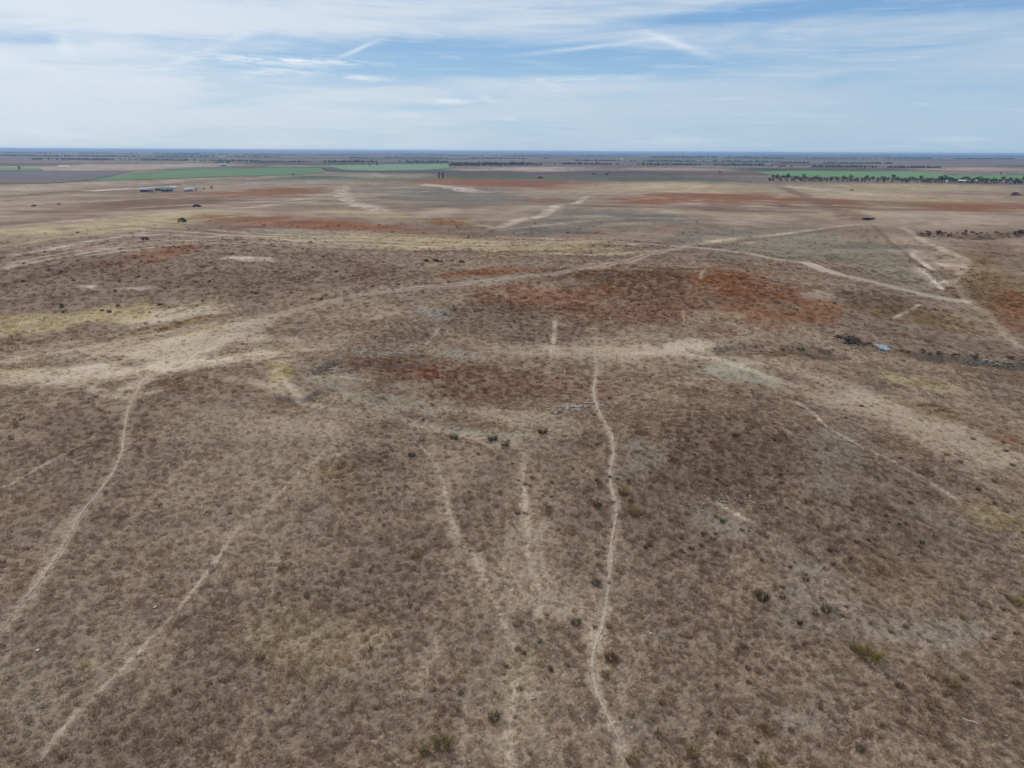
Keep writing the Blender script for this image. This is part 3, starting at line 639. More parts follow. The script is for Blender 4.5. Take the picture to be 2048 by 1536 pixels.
def scatter(name, xy, rot, scl, tint, coll, label):
    me_ = bpy.data.meshes.new(name); n = len(xy); zz = height(xy[:, 0], xy[:, 1])
    me_.vertices.add(n); me_.vertices.foreach_set('co', np.column_stack([xy, zz]).astype(np.float32).ravel())
    a = me_.attributes.new('tint', 'FLOAT_COLOR', 'POINT'); a.data.foreach_set('color', np.concatenate([tint, np.ones((n, 1))], 1).astype(np.float32).ravel())
    a = me_.attributes.new('turn', 'FLOAT_VECTOR', 'POINT'); a.data.foreach_set('vector', rot.astype(np.float32).ravel())
    a = me_.attributes.new('size', 'FLOAT_VECTOR', 'POINT'); a.data.foreach_set('vector', scl.astype(np.float32).ravel())
    o = bpy.data.objects.new(name, me_); COL.objects.link(o); o['kind'] = 'stuff'; tag(o, label, 'grass')
    ng = bpy.data.node_groups.new(name + '_nodes', 'GeometryNodeTree')
    ng.interface.new_socket('Geometry', in_out='INPUT', socket_type='NodeSocketGeometry'); ng.interface.new_socket('Geometry', in_out='OUTPUT', socket_type='NodeSocketGeometry')
    gi = ng.nodes.new('NodeGroupInput'); go = ng.nodes.new('NodeGroupOutput'); ip = ng.nodes.new('GeometryNodeInstanceOnPoints')
    ci = ng.nodes.new('GeometryNodeCollectionInfo'); ci.inputs['Collection'].default_value = coll; ci.inputs['Separate Children'].default_value = True; ci.inputs['Reset Children'].default_value = True
    ip.inputs['Pick Instance'].default_value = True
    ar = ng.nodes.new('GeometryNodeInputNamedAttribute'); ar.data_type = 'FLOAT_VECTOR'; ar.inputs[0].default_value = 'turn'
    as_ = ng.nodes.new('GeometryNodeInputNamedAttribute'); as_.data_type = 'FLOAT_VECTOR'; as_.inputs[0].default_value = 'size'
    rv = ng.nodes.new('FunctionNodeRandomValue'); rv.data_type = 'INT'; rv.inputs[4].default_value = 0; rv.inputs[5].default_value = 3
    L = ng.links.new
    L(gi.outputs[0], ip.inputs['Points']); L(ci.outputs[0], ip.inputs['Instance']); L(ar.outputs[0], ip.inputs['Rotation']); L(as_.outputs[0], ip.inputs['Scale'])
    L(rv.outputs[2], ip.inputs['Instance Index']); L(ip.outputs[0], go.inputs[0])
    md = o.modifiers.new('scatter', 'NODES'); md.node_group = ng
    return o


def sample_sector(r1, r2, dens, half=0.80):
    area = half * (r2 * r2 - r1 * r1); n = int(area * dens)
    r = np.sqrt(rng.uniform(r1 * r1, r2 * r2, n)); a = rng.uniform(-half, half, n)
    return np.column_stack([r * np.sin(a), r * np.cos(a)])


gp, gscale = [], []
for r1, r2, dens, sc in ((16, 45, 22, .95), (45, 75, 13, 1.1), (75, 120, 5, 1.5), (120, 200, 1.9, 2.2), (200, 340, .45, 3.0)):
    p = sample_sector(r1, r2, dens); gp.append(p); gscale.append(np.full(len(p), sc))
gp = np.vstack(gp); gscale = np.concatenate(gscale)
c_, b_, w_, p_ = cover(gp[:, 0], gp[:, 1])
clump = np.clip(0.66 + 0.45 * fbm(gp[:, 0], gp[:, 1], 0.22, 2, 91) + .12 * fbm(gp[:, 0], gp[:, 1], 5, 2, 95), 0.1, 1) * (1 - sst(np.hypot(gp[:, 0], gp[:, 1]), 110, 340))
keep = (rng.random(len(gp)) < clump * (1 - 0.62 * b_)) & (rng.random(len(gp)) > p_ * 1.1)
gp, gscale, c_, b_ = gp[keep], gscale[keep], c_[keep], b_[keep]; n = len(gp)
s = gscale * rng.uniform(.6, 1.35, n) * (1 - 0.35 * b_)
tint = c_ * (1.35 * rng.uniform(.7, 1.35, n) * GAIN)[:, None] * np.array([1.02, 1.0, .96])
tint = np.clip(tint, 0, .8)
scatter('dry_grass', gp, np.column_stack([rng.normal(0, .12, n), rng.normal(0, .12, n), rng.uniform(0, 6.28, n)]), np.column_stack([s, s, s * rng.uniform(.7, 1.25, n)]), tint, LIB, 'short dry brown steppe grass covering the slopes')
print('grass', n)

wp, wsc = [], []
for r1, r2, dens, sc in ((16, 60, 9, 1.0), (60, 120, 4.5, 1.25), (120, 200, 1.3, 1.9), (200, 360, .28, 2.6)):
    p = sample_sector(r1, r2, dens); wp.append(p); wsc.append(np.full(len(p), sc))
wp = np.vstack(wp); wsc = np.concatenate(wsc)
c_, b_, w_, p_ = cover(wp[:, 0], wp[:, 1])
cl = np.clip(0.4 + 0.6 * fbm(wp[:, 0], wp[:, 1], 1.1, 2, 191), 0, 1) * (1 - sst(np.hypot(wp[:, 0], wp[:, 1]), 120, 360))
keep = (rng.random(len(wp)) < np.clip(w_ * .55 + 0.012, 0, .55) * cl) & (p_ < .3)
wp, wsc, c_ = wp[keep], wsc[keep], c_[keep]; n = len(wp)
s = wsc * rng.uniform(.5, 1.25, n)
wt_ = rng.random(n)[:, None]
tint = (c_ * 1.0 * (1 - .35 * wt_) + C['dark'] * .8 * .35 * wt_ + C['ochre'] * .15) * rng.uniform(.55, 1.1, n)[:, None] * GAIN
scatter('dry_weeds', wp, np.column_stack([rng.normal(0, .15, n), rng.normal(0, .15, n), rng.uniform(0, 6.28, n)]), np.column_stack([s, s, s * rng.uniform(.6, 1.1, n)]), tint, LIBW, 'dark brown withered weeds scattered through the dry grass')
print('weeds', n)

# ------------------------------------------------------------------ single tussocks and shrubs
M_YEL = foliage('yellow_green_stalks', (120, 108, 58), (146, 128, 74))
M_STRAW = foliage('straw_stalks', (150, 130, 86), (128, 108, 72))
M_DKG = foliage('dull_green_leaves', (84, 82, 60), (104, 98, 72))
M_BRN = foliage('brown_stalks', (84, 64, 46), (104, 80, 56))


def tussock_mesh(name, seed, m_, n=170, rad=.24, hgt=.42, lean=.85, wid=.007):
    V, Fc = blades(n, rad, hgt, wid, lean, seed); me_ = bpy.data.meshes.new(name); me_.from_pydata(V, [], Fc); me_.materials.append(m_); return me_


TM = {k_: [tussock_mesh(k_ + '_blades', 300 + 10 * j + i, m_) for i in range(3)] for j, (k_, m_) in enumerate((('y', M_YEL), ('s', M_STRAW), ('g', M_DKG), ('b', M_BRN)))}
TUSS = [
 (885, 1492, 46, 'y', 'large yellow-green grass tussock at the bottom edge, left of the faint forked path'),
 (850, 1506, 26, 'y', 'lower yellowish tussock tucked against the left side of the large yellow-green tussock'),
 (1738, 1318, 50, 'y', 'large bright ochre tussock just below the grey stony band on the right'),
 (1712, 1300, 30, 'y', 'smaller ochre tussock touching the upper left of the large one below the grey stony band'),
 (988, 1438, 32, 'g', 'dull green shrub beside the faint path near the bottom edge'),
 (1652, 1222, 30, 'g', 'low green shrub standing alone on the upper edge of the grey stony band'),
 (1268, 1028, 32, 'y', 'ochre tussock just right of the bend in the long footpath'),
 (1245, 988, 26, 'y', 'ochre tussock right of the long footpath, uphill of its bend'),
 (1222, 1318, 34, 'b', 'brown bushy clump on the right edge of the long footpath low in the view'),
 (1210, 1352, 24, 'y', 'yellowish clump hugging the long footpath below the brown bushy one'),
 (1192, 1168, 26, 'g', 'dark green shrub hard against the left side of the long footpath'),
 (1195, 1012, 26, 'b', 'dark brown clump left of the long footpath at its bend'),
 (1152, 1248, 30, 'g', 'dull green shrub on pale ground left of the long footpath'),
 (1085, 866, 26, 'b', 'dark brown round bush just below the patch of pale stones'),
 (985, 880, 28, 'g', 'dark green bush in the hollow left of the pale stone patch'),
 (908, 878, 26, 'g', 'dark green bush at the top of the faint path in the hollow'),
 (824, 912, 22, 'g', 'small dark green bush left of where the faint path begins'),
 (1010, 892, 22, 'g', 'small dark green bush right of the bush in the hollow'),
 (520, 1318, 26, 's', 'straw yellow tussock at the left end of the yellow grass patch'),
 (1035, 1252, 24, 's', 'straw coloured tussock on the faint path above its fork'),
 (1532, 1460, 28, 's', 'straw coloured tussock alone on the lower right slope'),
 (1900, 1368, 34, 's', 'wide straw coloured tussock below the right end of the grey stony band'),
 (1385, 1508, 34, 'y', 'ochre tussock at the bottom edge right of the long footpath'),
 (1265, 1524, 34, 'y', 'ochre tussock beside the long footpath where it leaves the bottom edge'),
 (1525, 1534, 30, 'y', 'yellow tussock cut by the bottom edge right of centre'),
 (1720, 1500, 22, 'g', 'small green tuft near the bottom edge on the right'),
 (1525, 1198, 34, 'b', 'spreading ochre-brown clump left of the grey stony band'),
 (832, 1114, 24, 'y', 'small ochre tussock on the bare looking middle slope left of the faint path'),
 (2030, 1208, 26, 'y', 'ochre tussock at the right edge of the picture'),
 (1800, 1375, 22, 'b', 'small rusty brown tuft right of the large ochre tussock'),
]
pts = P([t[0] for t in TUSS], [t[1] for t in TUSS]); pz = height(pts[:, 0], pts[:, 1])
NAMES = dict(y='grass_tussock', s='straw_tussock', g='green_shrub', b='brown_bush')
for i, (x, y, w, kd, lab) in enumerate(TUSS):
    loc = np.array([pts[i, 0], pts[i, 1], pz[i]]); o = bpy.data.objects.new(NAMES[kd], TM[kd][i % 3]); COL.objects.link(o)
    sc = w * mpp(loc) / 0.85; o.location = loc; o.scale = (sc, sc, sc * .9); o.rotation_euler = (0, 0, i * 1.7)
    tag(o, lab, 'shrub' if kd in 'gb' else 'grass tussock')


# many small dull tufts on the centre and right slopes
TF = []
g = random.Random(77)
while len(TF) < 190:
    x, y = g.uniform(700, 2040), g.triangular(800, 1530, 1000)
    if x < 1000 and g.random() > .45: continue
    if math.sin(x * .011 + 2) * math.sin(y * .017 + x * .004) + g.random() * 1.2 < .35: continue
    TF.append((x, y, g.uniform(9, 19) * (.55 + .45 * (y - 700) / 800), 'bbgys'[int(g.random() ** 1.6 * 5)]))
q = P([t[0] for t in TF], [t[1] for t in TF]); qz = height(q[:, 0], q[:, 1])
for i, (x, y, w, kd) in enumerate(TF):
    loc = np.array([q[i, 0], q[i, 1], qz[i]]); o = bpy.data.objects.new('dry_tuft', TM[kd][i % 3]); COL.objects.link(o)
    sc = w * mpp(loc) / 0.85; o.location = loc; o.scale = (sc, sc, sc * g.uniform(.6, 1.1)); o.rotation_euler = (0, 0, i * 2.3)
    tag(o, 'small dull tuft among many strewn over the dry centre and right slopes', 'tuft', 'small dull tufts strewn over the dry slopes')


# leafy shrubs for the middle distance
def leaf_cloud(n, fn, size, seed):
    g = random.Random(seed); V = []; Fc = []
    for i in range(n):
        c = Vector(fn(g)); a = Vector((g.gauss(0, 1), g.gauss(0, 1), g.gauss(0, 1))).normalized(); b = a.orthogonal().normalized(); s_ = size * g.uniform(.6, 1.4)
        b2 = a.cross(b); t = g.uniform(0, 6.28); b, b2 = b * math.cos(t) + b2 * math.sin(t), b2 * math.cos(t) - b * math.sin(t); k0 = len(V)
        V += [c + b * s_, c + b2 * s_ * .7, c - b * s_, c - b2 * s_ * .7]; Fc.append((k0, k0 + 1, k0 + 2, k0 + 3))
    return V, Fc


def dome(g):
    while True:
        x, y, z = g.uniform(-1, 1), g.uniform(-1, 1), g.uniform(0, 1)
        r_ = x * x + y * y + z * z
        if r_ < 1 and r_ > g.random() * .8: break
    lump = 1 + .25 * math.sin(3 * math.atan2(y, x) + 1)
    return (x * lump, y * lump, z * .8)


M_DARKSH = foliage('dark_shrub_leaves', (78, 65, 54), (96, 80, 66))
SHR = []
for s in range(4):
    V, Fc = leaf_cloud(130, dome, .16, 400 + s); me_ = bpy.data.meshes.new('dark_shrub'); me_.from_pydata([tuple(v) for v in V], [], Fc); me_.materials.append(M_DARKSH); SHR.append(me_)
SOLO = [(365, 444, 16, 'brown shrub standing alone on the straw coloured far slope at the left'), (68, 413, 8, 'tiny dark bush near the left edge, below the dark line of the far track'), (118, 409, 6, 'tiny dark bush right of the one near the left edge'),
        (2030, 391, 14, 'round olive bush at the right edge in front of the tree row'), (155, 466, 6, 'tiny dark bush on the far straw slope at the left'), (290, 480, 14, 'brown shrub above the dark curved field edge at the left'), (1188, 349, 7, 'left of two dark bushes on the far grey field'), (1213, 350, 8, 'right and darker of two bushes on the far grey field'), (1703, 381, 6, 'small dark bush on the far pasture below the tree row'), (1080, 357, 10, 'low dark bush at the edge of the purple brown field'), (586, 350, 6, 'tiny dark tree stump at the edge of the left green field')]
BRUSH = []
for x0, y0, x1, y1, n_, a_, b_ in ((1835, 467, 2048, 467, 46, 3, 8), (1425, 698, 1670, 699, 12, 3, 6), (1795, 702, 2048, 719, 22, 4, 9), (615, 750, 700, 722, 8, 4, 7), (1660, 664, 1745, 690, 16, 4, 9)):
    for _ in range(n_):
        t = random.random(); BRUSH.append((x0 + (x1 - x0) * t, y0 + (y1 - y0) * t + random.gauss(0, 2.2), random.uniform(a_, b_)))
GRP = []
def dots(n, x0, x1, y0, y1, lo, hi, slope=0.0):
    for _ in range(n):
        x = random.uniform(x0, x1); y = random.triangular(y0, y1) + slope * (x - x0); GRP.append((x, y, random.uniform(lo, hi)))
dots(52, 40, 500, 490, 610, 3, 7, -.05); dots(36, 380, 900, 505, 610, 3, 8); dots(18, 430, 760, 470, 500, 2.5, 5); dots(10, 100, 420, 600, 650, 4, 9, -.04); dots(7, 845, 930, 520, 526, 7, 12)
lst = [(x, y, w, lab, None) for x, y, w, lab in SOLO] + [(x, y, w, 'small dark shrub among many dotting the left slopes beyond the pale saddle', 'small dark shrubs dotted over the left slopes') for x, y, w in GRP] + [(x, y, w, 'dark brushy shrub crowded along the rim of an eroded bank', 'dark shrubs along the eroded banks') for x, y, w in BRUSH]
pts = P([t[0] for t in lst], [t[1] for t in lst]); pz = height(pts[:, 0], pts[:, 1])
for i, (x, y, w, lab, grp) in enumerate(lst):
    loc = np.array([pts[i, 0], pts[i, 1], pz[i]]); sc = w * mpp(loc) / 2.0; o = bpy.data.objects.new('dark_shrub', SHR[i % 4]); COL.objects.link(o)
    o.location = loc; o.scale = (sc, sc, sc * random.uniform(.8, 1.2)); o.rotation_euler = (0, 0, random.uniform(0, 6)); tag(o, lab, 'shrub', grp)

# ------------------------------------------------------------------ stones
M_STONE = simple('pale_stone', (158, 144, 129), .25, 6.0, .9, .3)
M_WSTONE = simple('white_stone', (192, 182, 170), .12, 6.0, .9, .3)


def lump(seed, flat=.5):
    bm = bmesh.new(); bmesh.ops.create_icosphere(bm, subdivisions=1, radius=1.0); g = random.Random(seed)
    V = [tuple(v.co * g.uniform(.65, 1.15)) for v in bm.verts]; Fc = [tuple(v.index for v in f.verts) for f in bm.faces]; bm.free()
    return [(x, y, z * flat) for x, y, z in V], Fc


LUMPS = [lump(i) for i in range(6)]
for cx, cy, rx, ry, n, s, lab in ((1140, 814, 58, 11, 170, .16, 'scatter of pale stones beside the long footpath'), (755, 706, 95, 8, 170, .17, 'band of pale rubble along the rim of the rusty hollow'), (665, 738, 45, 12, 80, .15, 'pale rubble below the dark bank left of the rusty hollow'),
                                  (1450, 1003, 75, 18, 90, .075, 'thin scatter of pale stones on the dark right slope'), (1640, 828, 55, 16, 60, .11, 'pale stones beside the white streak on the right slope'), (1865, 556, 38, 22, 90, .2, 'white rubble on the eroded ground beside the far track'),
                                  (1985, 728, 60, 9, 90, .22, 'pale earth crumbs below the eroded bank at the right'), (1960, 473, 110, 4, 70, .35, 'pale crumbs of earth along the foot of the far eroded bank'), (870, 628, 42, 11, 120, .15, 'grey gravel patch on the middle slope')):
    g = random.Random(cx); xs = [cx + g.gauss(0, rx * .5) for _ in range(n)]; ys = [cy + g.gauss(0, ry * .5) for _ in range(n)]
    q = P(xs, ys); zz = height(q[:, 0], q[:, 1]); V = []; Fc = []
    for i in range(n):
        lv, lf = LUMPS[i % 6]; k0 = len(V); s_ = s * g.uniform(.4, 1.5); a = g.uniform(0, 6.28); ca, sa = math.cos(a), math.sin(a)
        V += [(q[i, 0] + s_ * (x * ca - y * sa) * 1.3, q[i, 1] + s_ * (x * sa + y * ca), zz[i] + s_ * (z + .25)) for x, y, z in lv]; Fc += [tuple(k + k0 for k in f) for f in lf]
    o = mesh_obj('stone_scatter', V, Fc, M_STONE); tag(o, lab, 'stones', None, 'stuff')
STN = [(75, 1302, 7, 'white stone lying in the grass near the left edge'), (318, 1178, 4, 'tiny white stone right of the left footpath'), (1302, 1268, 6, 'white stone on the small grey patch right of the long footpath'), (1064, 1398, 6, 'pale yellowish stone on the faint right fork near the bottom'), (310, 1216, 7, 'pale flat stone beside the thin left path'), (938, 1523, 4, 'tiny white stone at the bottom edge right of the large yellow-green tussock'), (312, 1460, 4, 'tiny white stone near the bottom left'), (2012, 1472, 5, 'small pale stone near the bottom right corner')]
for i, (x, y, w, lab) in enumerate(STN):
    p = ground_at(x, y); s_ = w * mpp(p) / 2; lv, lf = LUMPS[i % 6]
    o = mesh_obj('pale_stone', [(s_ * a * 1.2, s_ * b, s_ * (c + .5)) for a, b, c in lv], lf, M_WSTONE); o.location = p; o.rotation_euler = (0, 0, i); tag(o, lab, 'stone')
# a bleached stick
p = ground_at(1940, 1446); V = []; Fc = []
L_ = 22 * mpp(p)
for i in range(7):
    t = i / 6 - .5; rr = .028 * (1.1 - abs(t))
    for j in range(6): a = j * math.pi / 3; V.append((t * L_, rr * math.cos(a) + .03 * math.sin(t * 7), rr * math.sin(a) + .12 + .05 * t))
for i in range(6):
    for j in range(6): Fc.append((i * 6 + j, i * 6 + (j + 1) % 6, i * 6 + 6 + (j + 1) % 6, i * 6 + 6 + j))
Fc += [tuple(range(5, -1, -1)), tuple(range(36, 42))]
o = mesh_obj('bleached_stick', V, Fc, M_WSTONE, smooth=True); o.location = p; o.rotation_euler = (0, 0, -.7); tag(o, 'pale bleached stick lying in the grass at the lower right', 'stick')

# ------------------------------------------------------------------ dumped heap, plastic sheet
M_HEAP = simple('dark_rubbish', (74, 62, 56), .5, 1.2, .8, .6)
M_HEAP2 = simple('charred_rubbish', (34, 34, 36), .4, 1.5, .7, .4)
M_TARP = simple('pale_blue_plastic', (182, 190, 198), .4, 3.5, .4)
hp = ground_at(1702, 684); root = empty('rubbish_heap', hp); u = mpp(hp); g = random.Random(5)
for nm, m_, n, sx, top in (('dark_lump', M_HEAP, 46, 34, .25), ('charred_lump', M_HEAP2, 16, 18, .35)):
    for i in range(n):
        lv, lf = lump(700 + i + n, .8); x = g.gauss(0, sx * .45) * u; y = g.gauss(0, sx * .42) * u; s_ = g.uniform(.10, .34)
        zc = g.random() * top * math.exp(-(x / (sx * u * .6)) ** 2); zb = float(height(np.array([hp[0] + x]), np.array([hp[1] + y]))[0]) - hp[2]
        mesh_obj(nm, [(x + s_ * a * 1.3, y + s_ * b, zb + zc + s_ * c) for a, b, c in lv], lf, m_, root)
tag(root, 'heap of dark dumped rubbish on the slope below the rusty grass', 'rubbish heap')
tp = ground_at(1763, 698); u = mpp(tp); n = 22; V = []; g2 = np.linspace(-1, 1, n)
for i in range(n):
    for j in range(n):
        x, y = g2[i] * 9 * u, g2[j] * 12 * u; z_ = .3 * abs(math.sin(3.1 * g2[i] + 1.7 * g2[j])) * (1.1 - g2[j] ** 2) + .28 * abs(math.sin(7 * g2[j] - 5 * g2[i] + 1 + 1.3 * math.sin(4 * g2[i]))) + .05
        zb = float(height(np.array([tp[0] + x]), np.array([tp[1] + y]))[0]) - tp[2]
        V.append((x * (1 + .15 * math.sin(5 * g2[j])), y * (1 + .15 * math.sin(4 * g2[i])), zb + z_))
o = mesh_obj('plastic_sheet', V, [(i * n + j, (i + 1) * n + j, (i + 1) * n + j + 1, i * n + j + 1) for i in range(n - 1) for j in range(n - 1)], M_TARP)
o.location = tp; tag(o, 'crumpled pale blue plastic sheet lying right of the dark rubbish heap', 'plastic sheet')
sp = ground_at(1735, 440); u = mpp(sp); V = []; Fc = []
for i in range(26):
    lv, lf = lump(900 + i, .7); x = g.gauss(0, 5) * u; y = g.gauss(0, 2) * u; s_ = g.uniform(.2, .6); k0 = len(V); V += [(x + s_ * a * 1.5, y + s_ * b, .3 + .5 * g.random() + s_ * c) for a, b, c in lv]; Fc += [tuple(k + k0 for k in f) for f in lf]
o = mesh_obj('spoil_heap', V, Fc, M_HEAP2); o.location = sp; tag(o, 'long low dark heap at the bend of the far track', 'heap')

# ------------------------------------------------------------------ trees
M_BARK = simple('bark', (72, 60, 50), .2, 4.0)
M_LEAF = foliage('tree_leaves', (58, 66, 46), (86, 88, 60))
M_POP = foliage('poplar_leaves', (48, 56, 40), (62, 66, 46))


def trunk_mesh(h_, r_):
    V = []; Fc = []; n = 7
    for k0, (z, rr, dx) in enumerate(((0, r_, 0), (h_ * .5, r_ * .7, .08), (h_, r_ * .35, .15))):
        for j in range(n): a = j * 6.283 / n; V.append((dx + rr * math.cos(a), rr * math.sin(a), z))
    for k0 in range(2):
        for j in range(n): Fc.append((k0 * n + j, k0 * n + (j + 1) % n, k0 * n + n + (j + 1) % n, k0 * n + n + j))
    g = random.Random(int(h_ * 100))
    for b in range(4):     # limbs
        a = g.uniform(0, 6.28); z = h_ * g.uniform(.55, .9); L2 = h_ * .4; k0 = len(V)
        for t, rr in ((0, r_ * .4), (1, r_ * .12)):
            for j in range(4): q = j * 1.571; V.append((.1 + t * L2 * math.cos(a) + rr * math.cos(q), t * L2 * math.sin(a) + rr * math.sin(q), z + t * L2 * .9))
        for j in range(4): Fc.append((k0 + j, k0 + (j + 1) % 4, k0 + 4 + (j + 1) % 4, k0 + 4 + j))
    me_ = bpy.data.meshes.new('trunk'); me_.from_pydata(V, [], Fc); me_.materials.append(M_BARK); return me_


def crown_mesh(seed, slim):
    g = random.Random(seed); cl = []
    for i in range(9 if not slim else 7):
        if slim: cl.append((g.gauss(0, .05), g.gauss(0, .05), .12 + .8 * i / 6, .13, .10 + .05 * math.sin(3.14 * (i + .5) / 7)))
        else:
            a = g.uniform(0, 6.28); d = g.uniform(0, .30); z = g.uniform(.38, .86); cl.append((d * math.cos(a), d * math.sin(a), z, .15, g.uniform(.12, .22)))
    def fn(q):
        c = q.choice(cl); v = Vector((q.gauss(0, 1), q.gauss(0, 1), q.gauss(0, 1))).normalized() * q.random() ** .4
        return (c[0] + v.x * c[4] * 1.15, c[1] + v.y * c[4] * 1.15, c[2] + v.z * c[4] * .9)
    V, Fc = leaf_cloud(420, fn, .042, seed); me_ = bpy.data.meshes.new('crown'); me_.from_pydata([tuple(v) for v in V], [], Fc); me_.materials.append(M_POP if slim else M_LEAF); return me_


TRK = [trunk_mesh(.5, .028), trunk_mesh(.55, .024)]
CRN = [crown_mesh(500 + i, False) for i in range(6)]; PCR = [crown_mesh(600 + i, True) for i in range(2)]


def trees(items, label, group, cat='tree'):
    q = P([t[0] for t in items], [t[1] for t in items]); zz = height(q[:, 0], q[:, 1])
    for i, it in enumerate(items):
        loc = np.array([q[i, 0], q[i, 1], zz[i]]); hgt = it[2] * mpp(loc); slim = it[3] if len(it) > 3 else False
        t = empty('poplar_tree' if slim else 'broadleaf_tree', loc, random.uniform(0, 6.28)); wd = hgt * (random.uniform(.9, 1.35) if not slim else 1.0); t.scale = (wd, wd, hgt)
        for nm, me_ in (('trunk', TRK[i % 2]), ('crown', (PCR[i % 2] if slim else CRN[random.randrange(6)]))):
            o = bpy.data.objects.new(nm, me_); COL.objects.link(o); o.parent = t
        tag(t, it[4] if len(it) > 4 else label, cat, group if len(it) <= 4 else None)


row = []
x = 1538
while x < 2070:
    row.append((x, 361 + (x - 1538) * .011 + random.uniform(-1.2, 1.2), random.choice((6, 7, 8, 9, 11)) * random.uniform(.85, 1.15)))
    if random.random() < .6: row.append((x + random.uniform(-2, 2), 363.5 + (x - 1538) * .011, random.uniform(4, 7)))
    x += random.uniform(3, 6.5) if random.random() > .1 else random.uniform(8, 12)
trees(row, 'dark tree in the long loose row below the right green field', 'trees in the row below the right green field')
mid = []
for x in np.arange(900, 1082, 3.6): mid.append((x + random.uniform(-1.5, 1.5), 334.8 - (x - 900) * .012 + random.uniform(-.6, .6), random.uniform(5, 10)))
for x in np.arange(905, 1010, 6): mid.append((x + random.uniform(-2, 2), 330 + random.uniform(-.5, .5), random.uniform(4, 7)))
trees(mid, 'dark bluish tree in the dense clump at the centre of the plain', 'trees in the central clump on the plain')
trees([(40, 341, 7, False, 'lone tree at the left edge of the plain beside the small green field'), (755, 332.5, 7, False, 'round tree in the middle of the pale green field'), (740, 332.5, 4, False, 'small tree left of the round one in the pale green field'), (878, 357, 12, True, 'left of two narrow dark poplars on the far brown field'), (886, 357, 11, True, 'right of two narrow dark poplars on the far brown field'), (195, 322, 5, False, 'small solitary tree beyond the pale fields at the left'), (2000, 349, 4, False, 'small tree beyond the right green field at the right edge'), (1440, 347, 5, False, 'tiny tree on the far brown field right of centre'),
       (393, 383, 5, False, 'small dark tree right of the farm sheds'), (408, 381, 5, False, 'second small tree to the right of the farm sheds'), (424, 379, 6, False, 'last small tree to the right of the farm sheds')], '', None)

# far shelter belts: woods that read as one mass
for x0, x1, y0, y1, hp_ in ((-40, 560, 312, 315, 2.5), (60, 520, 319, 323, 3), (430, 700, 326, 324, 3), (300, 900, 309.5, 311, 2), (700, 1100, 316, 318, 2.5), (900, 1500, 312, 314, 2), (1150, 1560, 322, 324, 3), (1300, 2080, 316, 319, 2.5), (1560, 1800, 326, 328, 3), (640, 895, 325.4, 325.6, 5), (1085, 1545, 328.6, 332.4, 4.5), (1555, 1890, 334.2, 336.6, 4.5), (1500, 2090, 311.5, 313.5, 1.6), (-40, 400, 306, 308, 1.6)):
    n = int((x1 - x0) / 3.2); g = random.Random(int(x0 + y0)); xs = []; 
    for i in range(n):
        if math.sin(i * .13 + x0) + g.random() > -.1: xs.append(x0 + (x1 - x0) * (i + g.random()) / n)
    ys = [y0 + (y1 - y0) * (x - x0) / (x1 - x0) + g.uniform(-.15, .15) for x in xs]; q = P(xs, ys); zz = height(q[:, 0], q[:, 1]); V = []; Fc = []
    for i in range(len(xs)):
        lv, lf = LUMPS[i % 6]; u = float(np.hypot(*q[i])) / F; hh = 1.35 * hp_ * u * g.uniform(.5, 1.0); ww = 5.0 * u * g.uniform(.5, 1.0); k0 = len(V)
        V += [(q[i, 0] + ww * a * .6, q[i, 1] + ww * b * .6, zz[i] + hh * (.45 + c * 1.0)) for a, b, c in lv]; Fc += [tuple(k + k0 for k in f) for f in lf]
    o = mesh_obj('shelter_belt', V, Fc, M_LEAF); tag(o, 'far shelter belt of trees drawn thin across the plain', 'woodland', 'shelter belts across the far plain', 'stuff')

# ------------------------------------------------------------------ buildings
PAINT = {}
def paint(name, rgb, r_=.7):
    if name not in PAINT: PAINT[name] = simple(name, rgb, .12, .6, r_)
    return PAINT[name]


def box(x0, x1, y0, y1, z0, z1):
    V = [(x0, y0, z0), (x1, y0, z0), (x1, y1, z0), (x0, y1, z0), (x0, y0, z1), (x1, y0, z1), (x1, y1, z1), (x0, y1, z1)]
    return V, [(0, 3, 2, 1), (4, 5, 6, 7), (0, 1, 5, 4), (1, 2, 6, 5), (2, 3, 7, 6), (3, 0, 4, 7)]


def house(px, py, wpx, hpx, wall, roof, label, name='farm_shed', rz=0.05, nwin=3):
    p = ground_at(px, py); u = mpp(p); w = wpx * u; hh = hpx * u; d = max(3.5, w * .45); ez = hh * .6
    t = empty(name, p - np.array([0, 0, .3]), -math.atan2(p[0], p[1]) + rz)
    V, Fc = box(-w / 2, w / 2, 0, d, 0, ez + .3)
    V += [(-w / 2, d / 2, hh), (w / 2, d / 2, hh)]; Fc += [(4, 8, 7), (5, 6, 9)]
    mesh_obj('wall', V, Fc, wall, t)
    e = .35; th = .14; zr = ez + .3; V = []
    for xx in (-w / 2 - e, w / 2 + e):
        V += [(xx, -e, zr - .2), (xx, d / 2, hh + .3), (xx, d + e, zr - .2), (xx, -e, zr - .2 + th), (xx, d / 2, hh + .3 + th), (xx, d + e, zr - .2 + th)]
    mesh_obj('roof', V, [(0, 1, 7, 6), (1, 2, 8, 7), (3, 9, 10, 4), (4, 10, 11, 5), (0, 6, 9, 3), (2, 5, 11, 8), (0, 3, 4, 1), (1, 4, 5, 2), (6, 7, 10, 9), (7, 8, 11, 10)], roof, t)
    V, Fc = box(-w * .06, w * .06, -.06, .02, 0, ez * .8); mesh_obj('door', V, Fc, paint('dark_door', (60, 50, 46)), t)
    for i in range(nwin):
        xc = w * (-.38 + .76 * i / max(1, nwin - 1))
        if abs(xc) < w * .1: continue
        V, Fc = box(xc - w * .04, xc + w * .04, -.05, .02, ez * .45, ez * .8); mesh_obj('window', V, Fc, paint('dark_glass', (50, 56, 62), .2), t)
    tag(t, label, 'house' if name == 'farm_house' else 'shed')
    return t


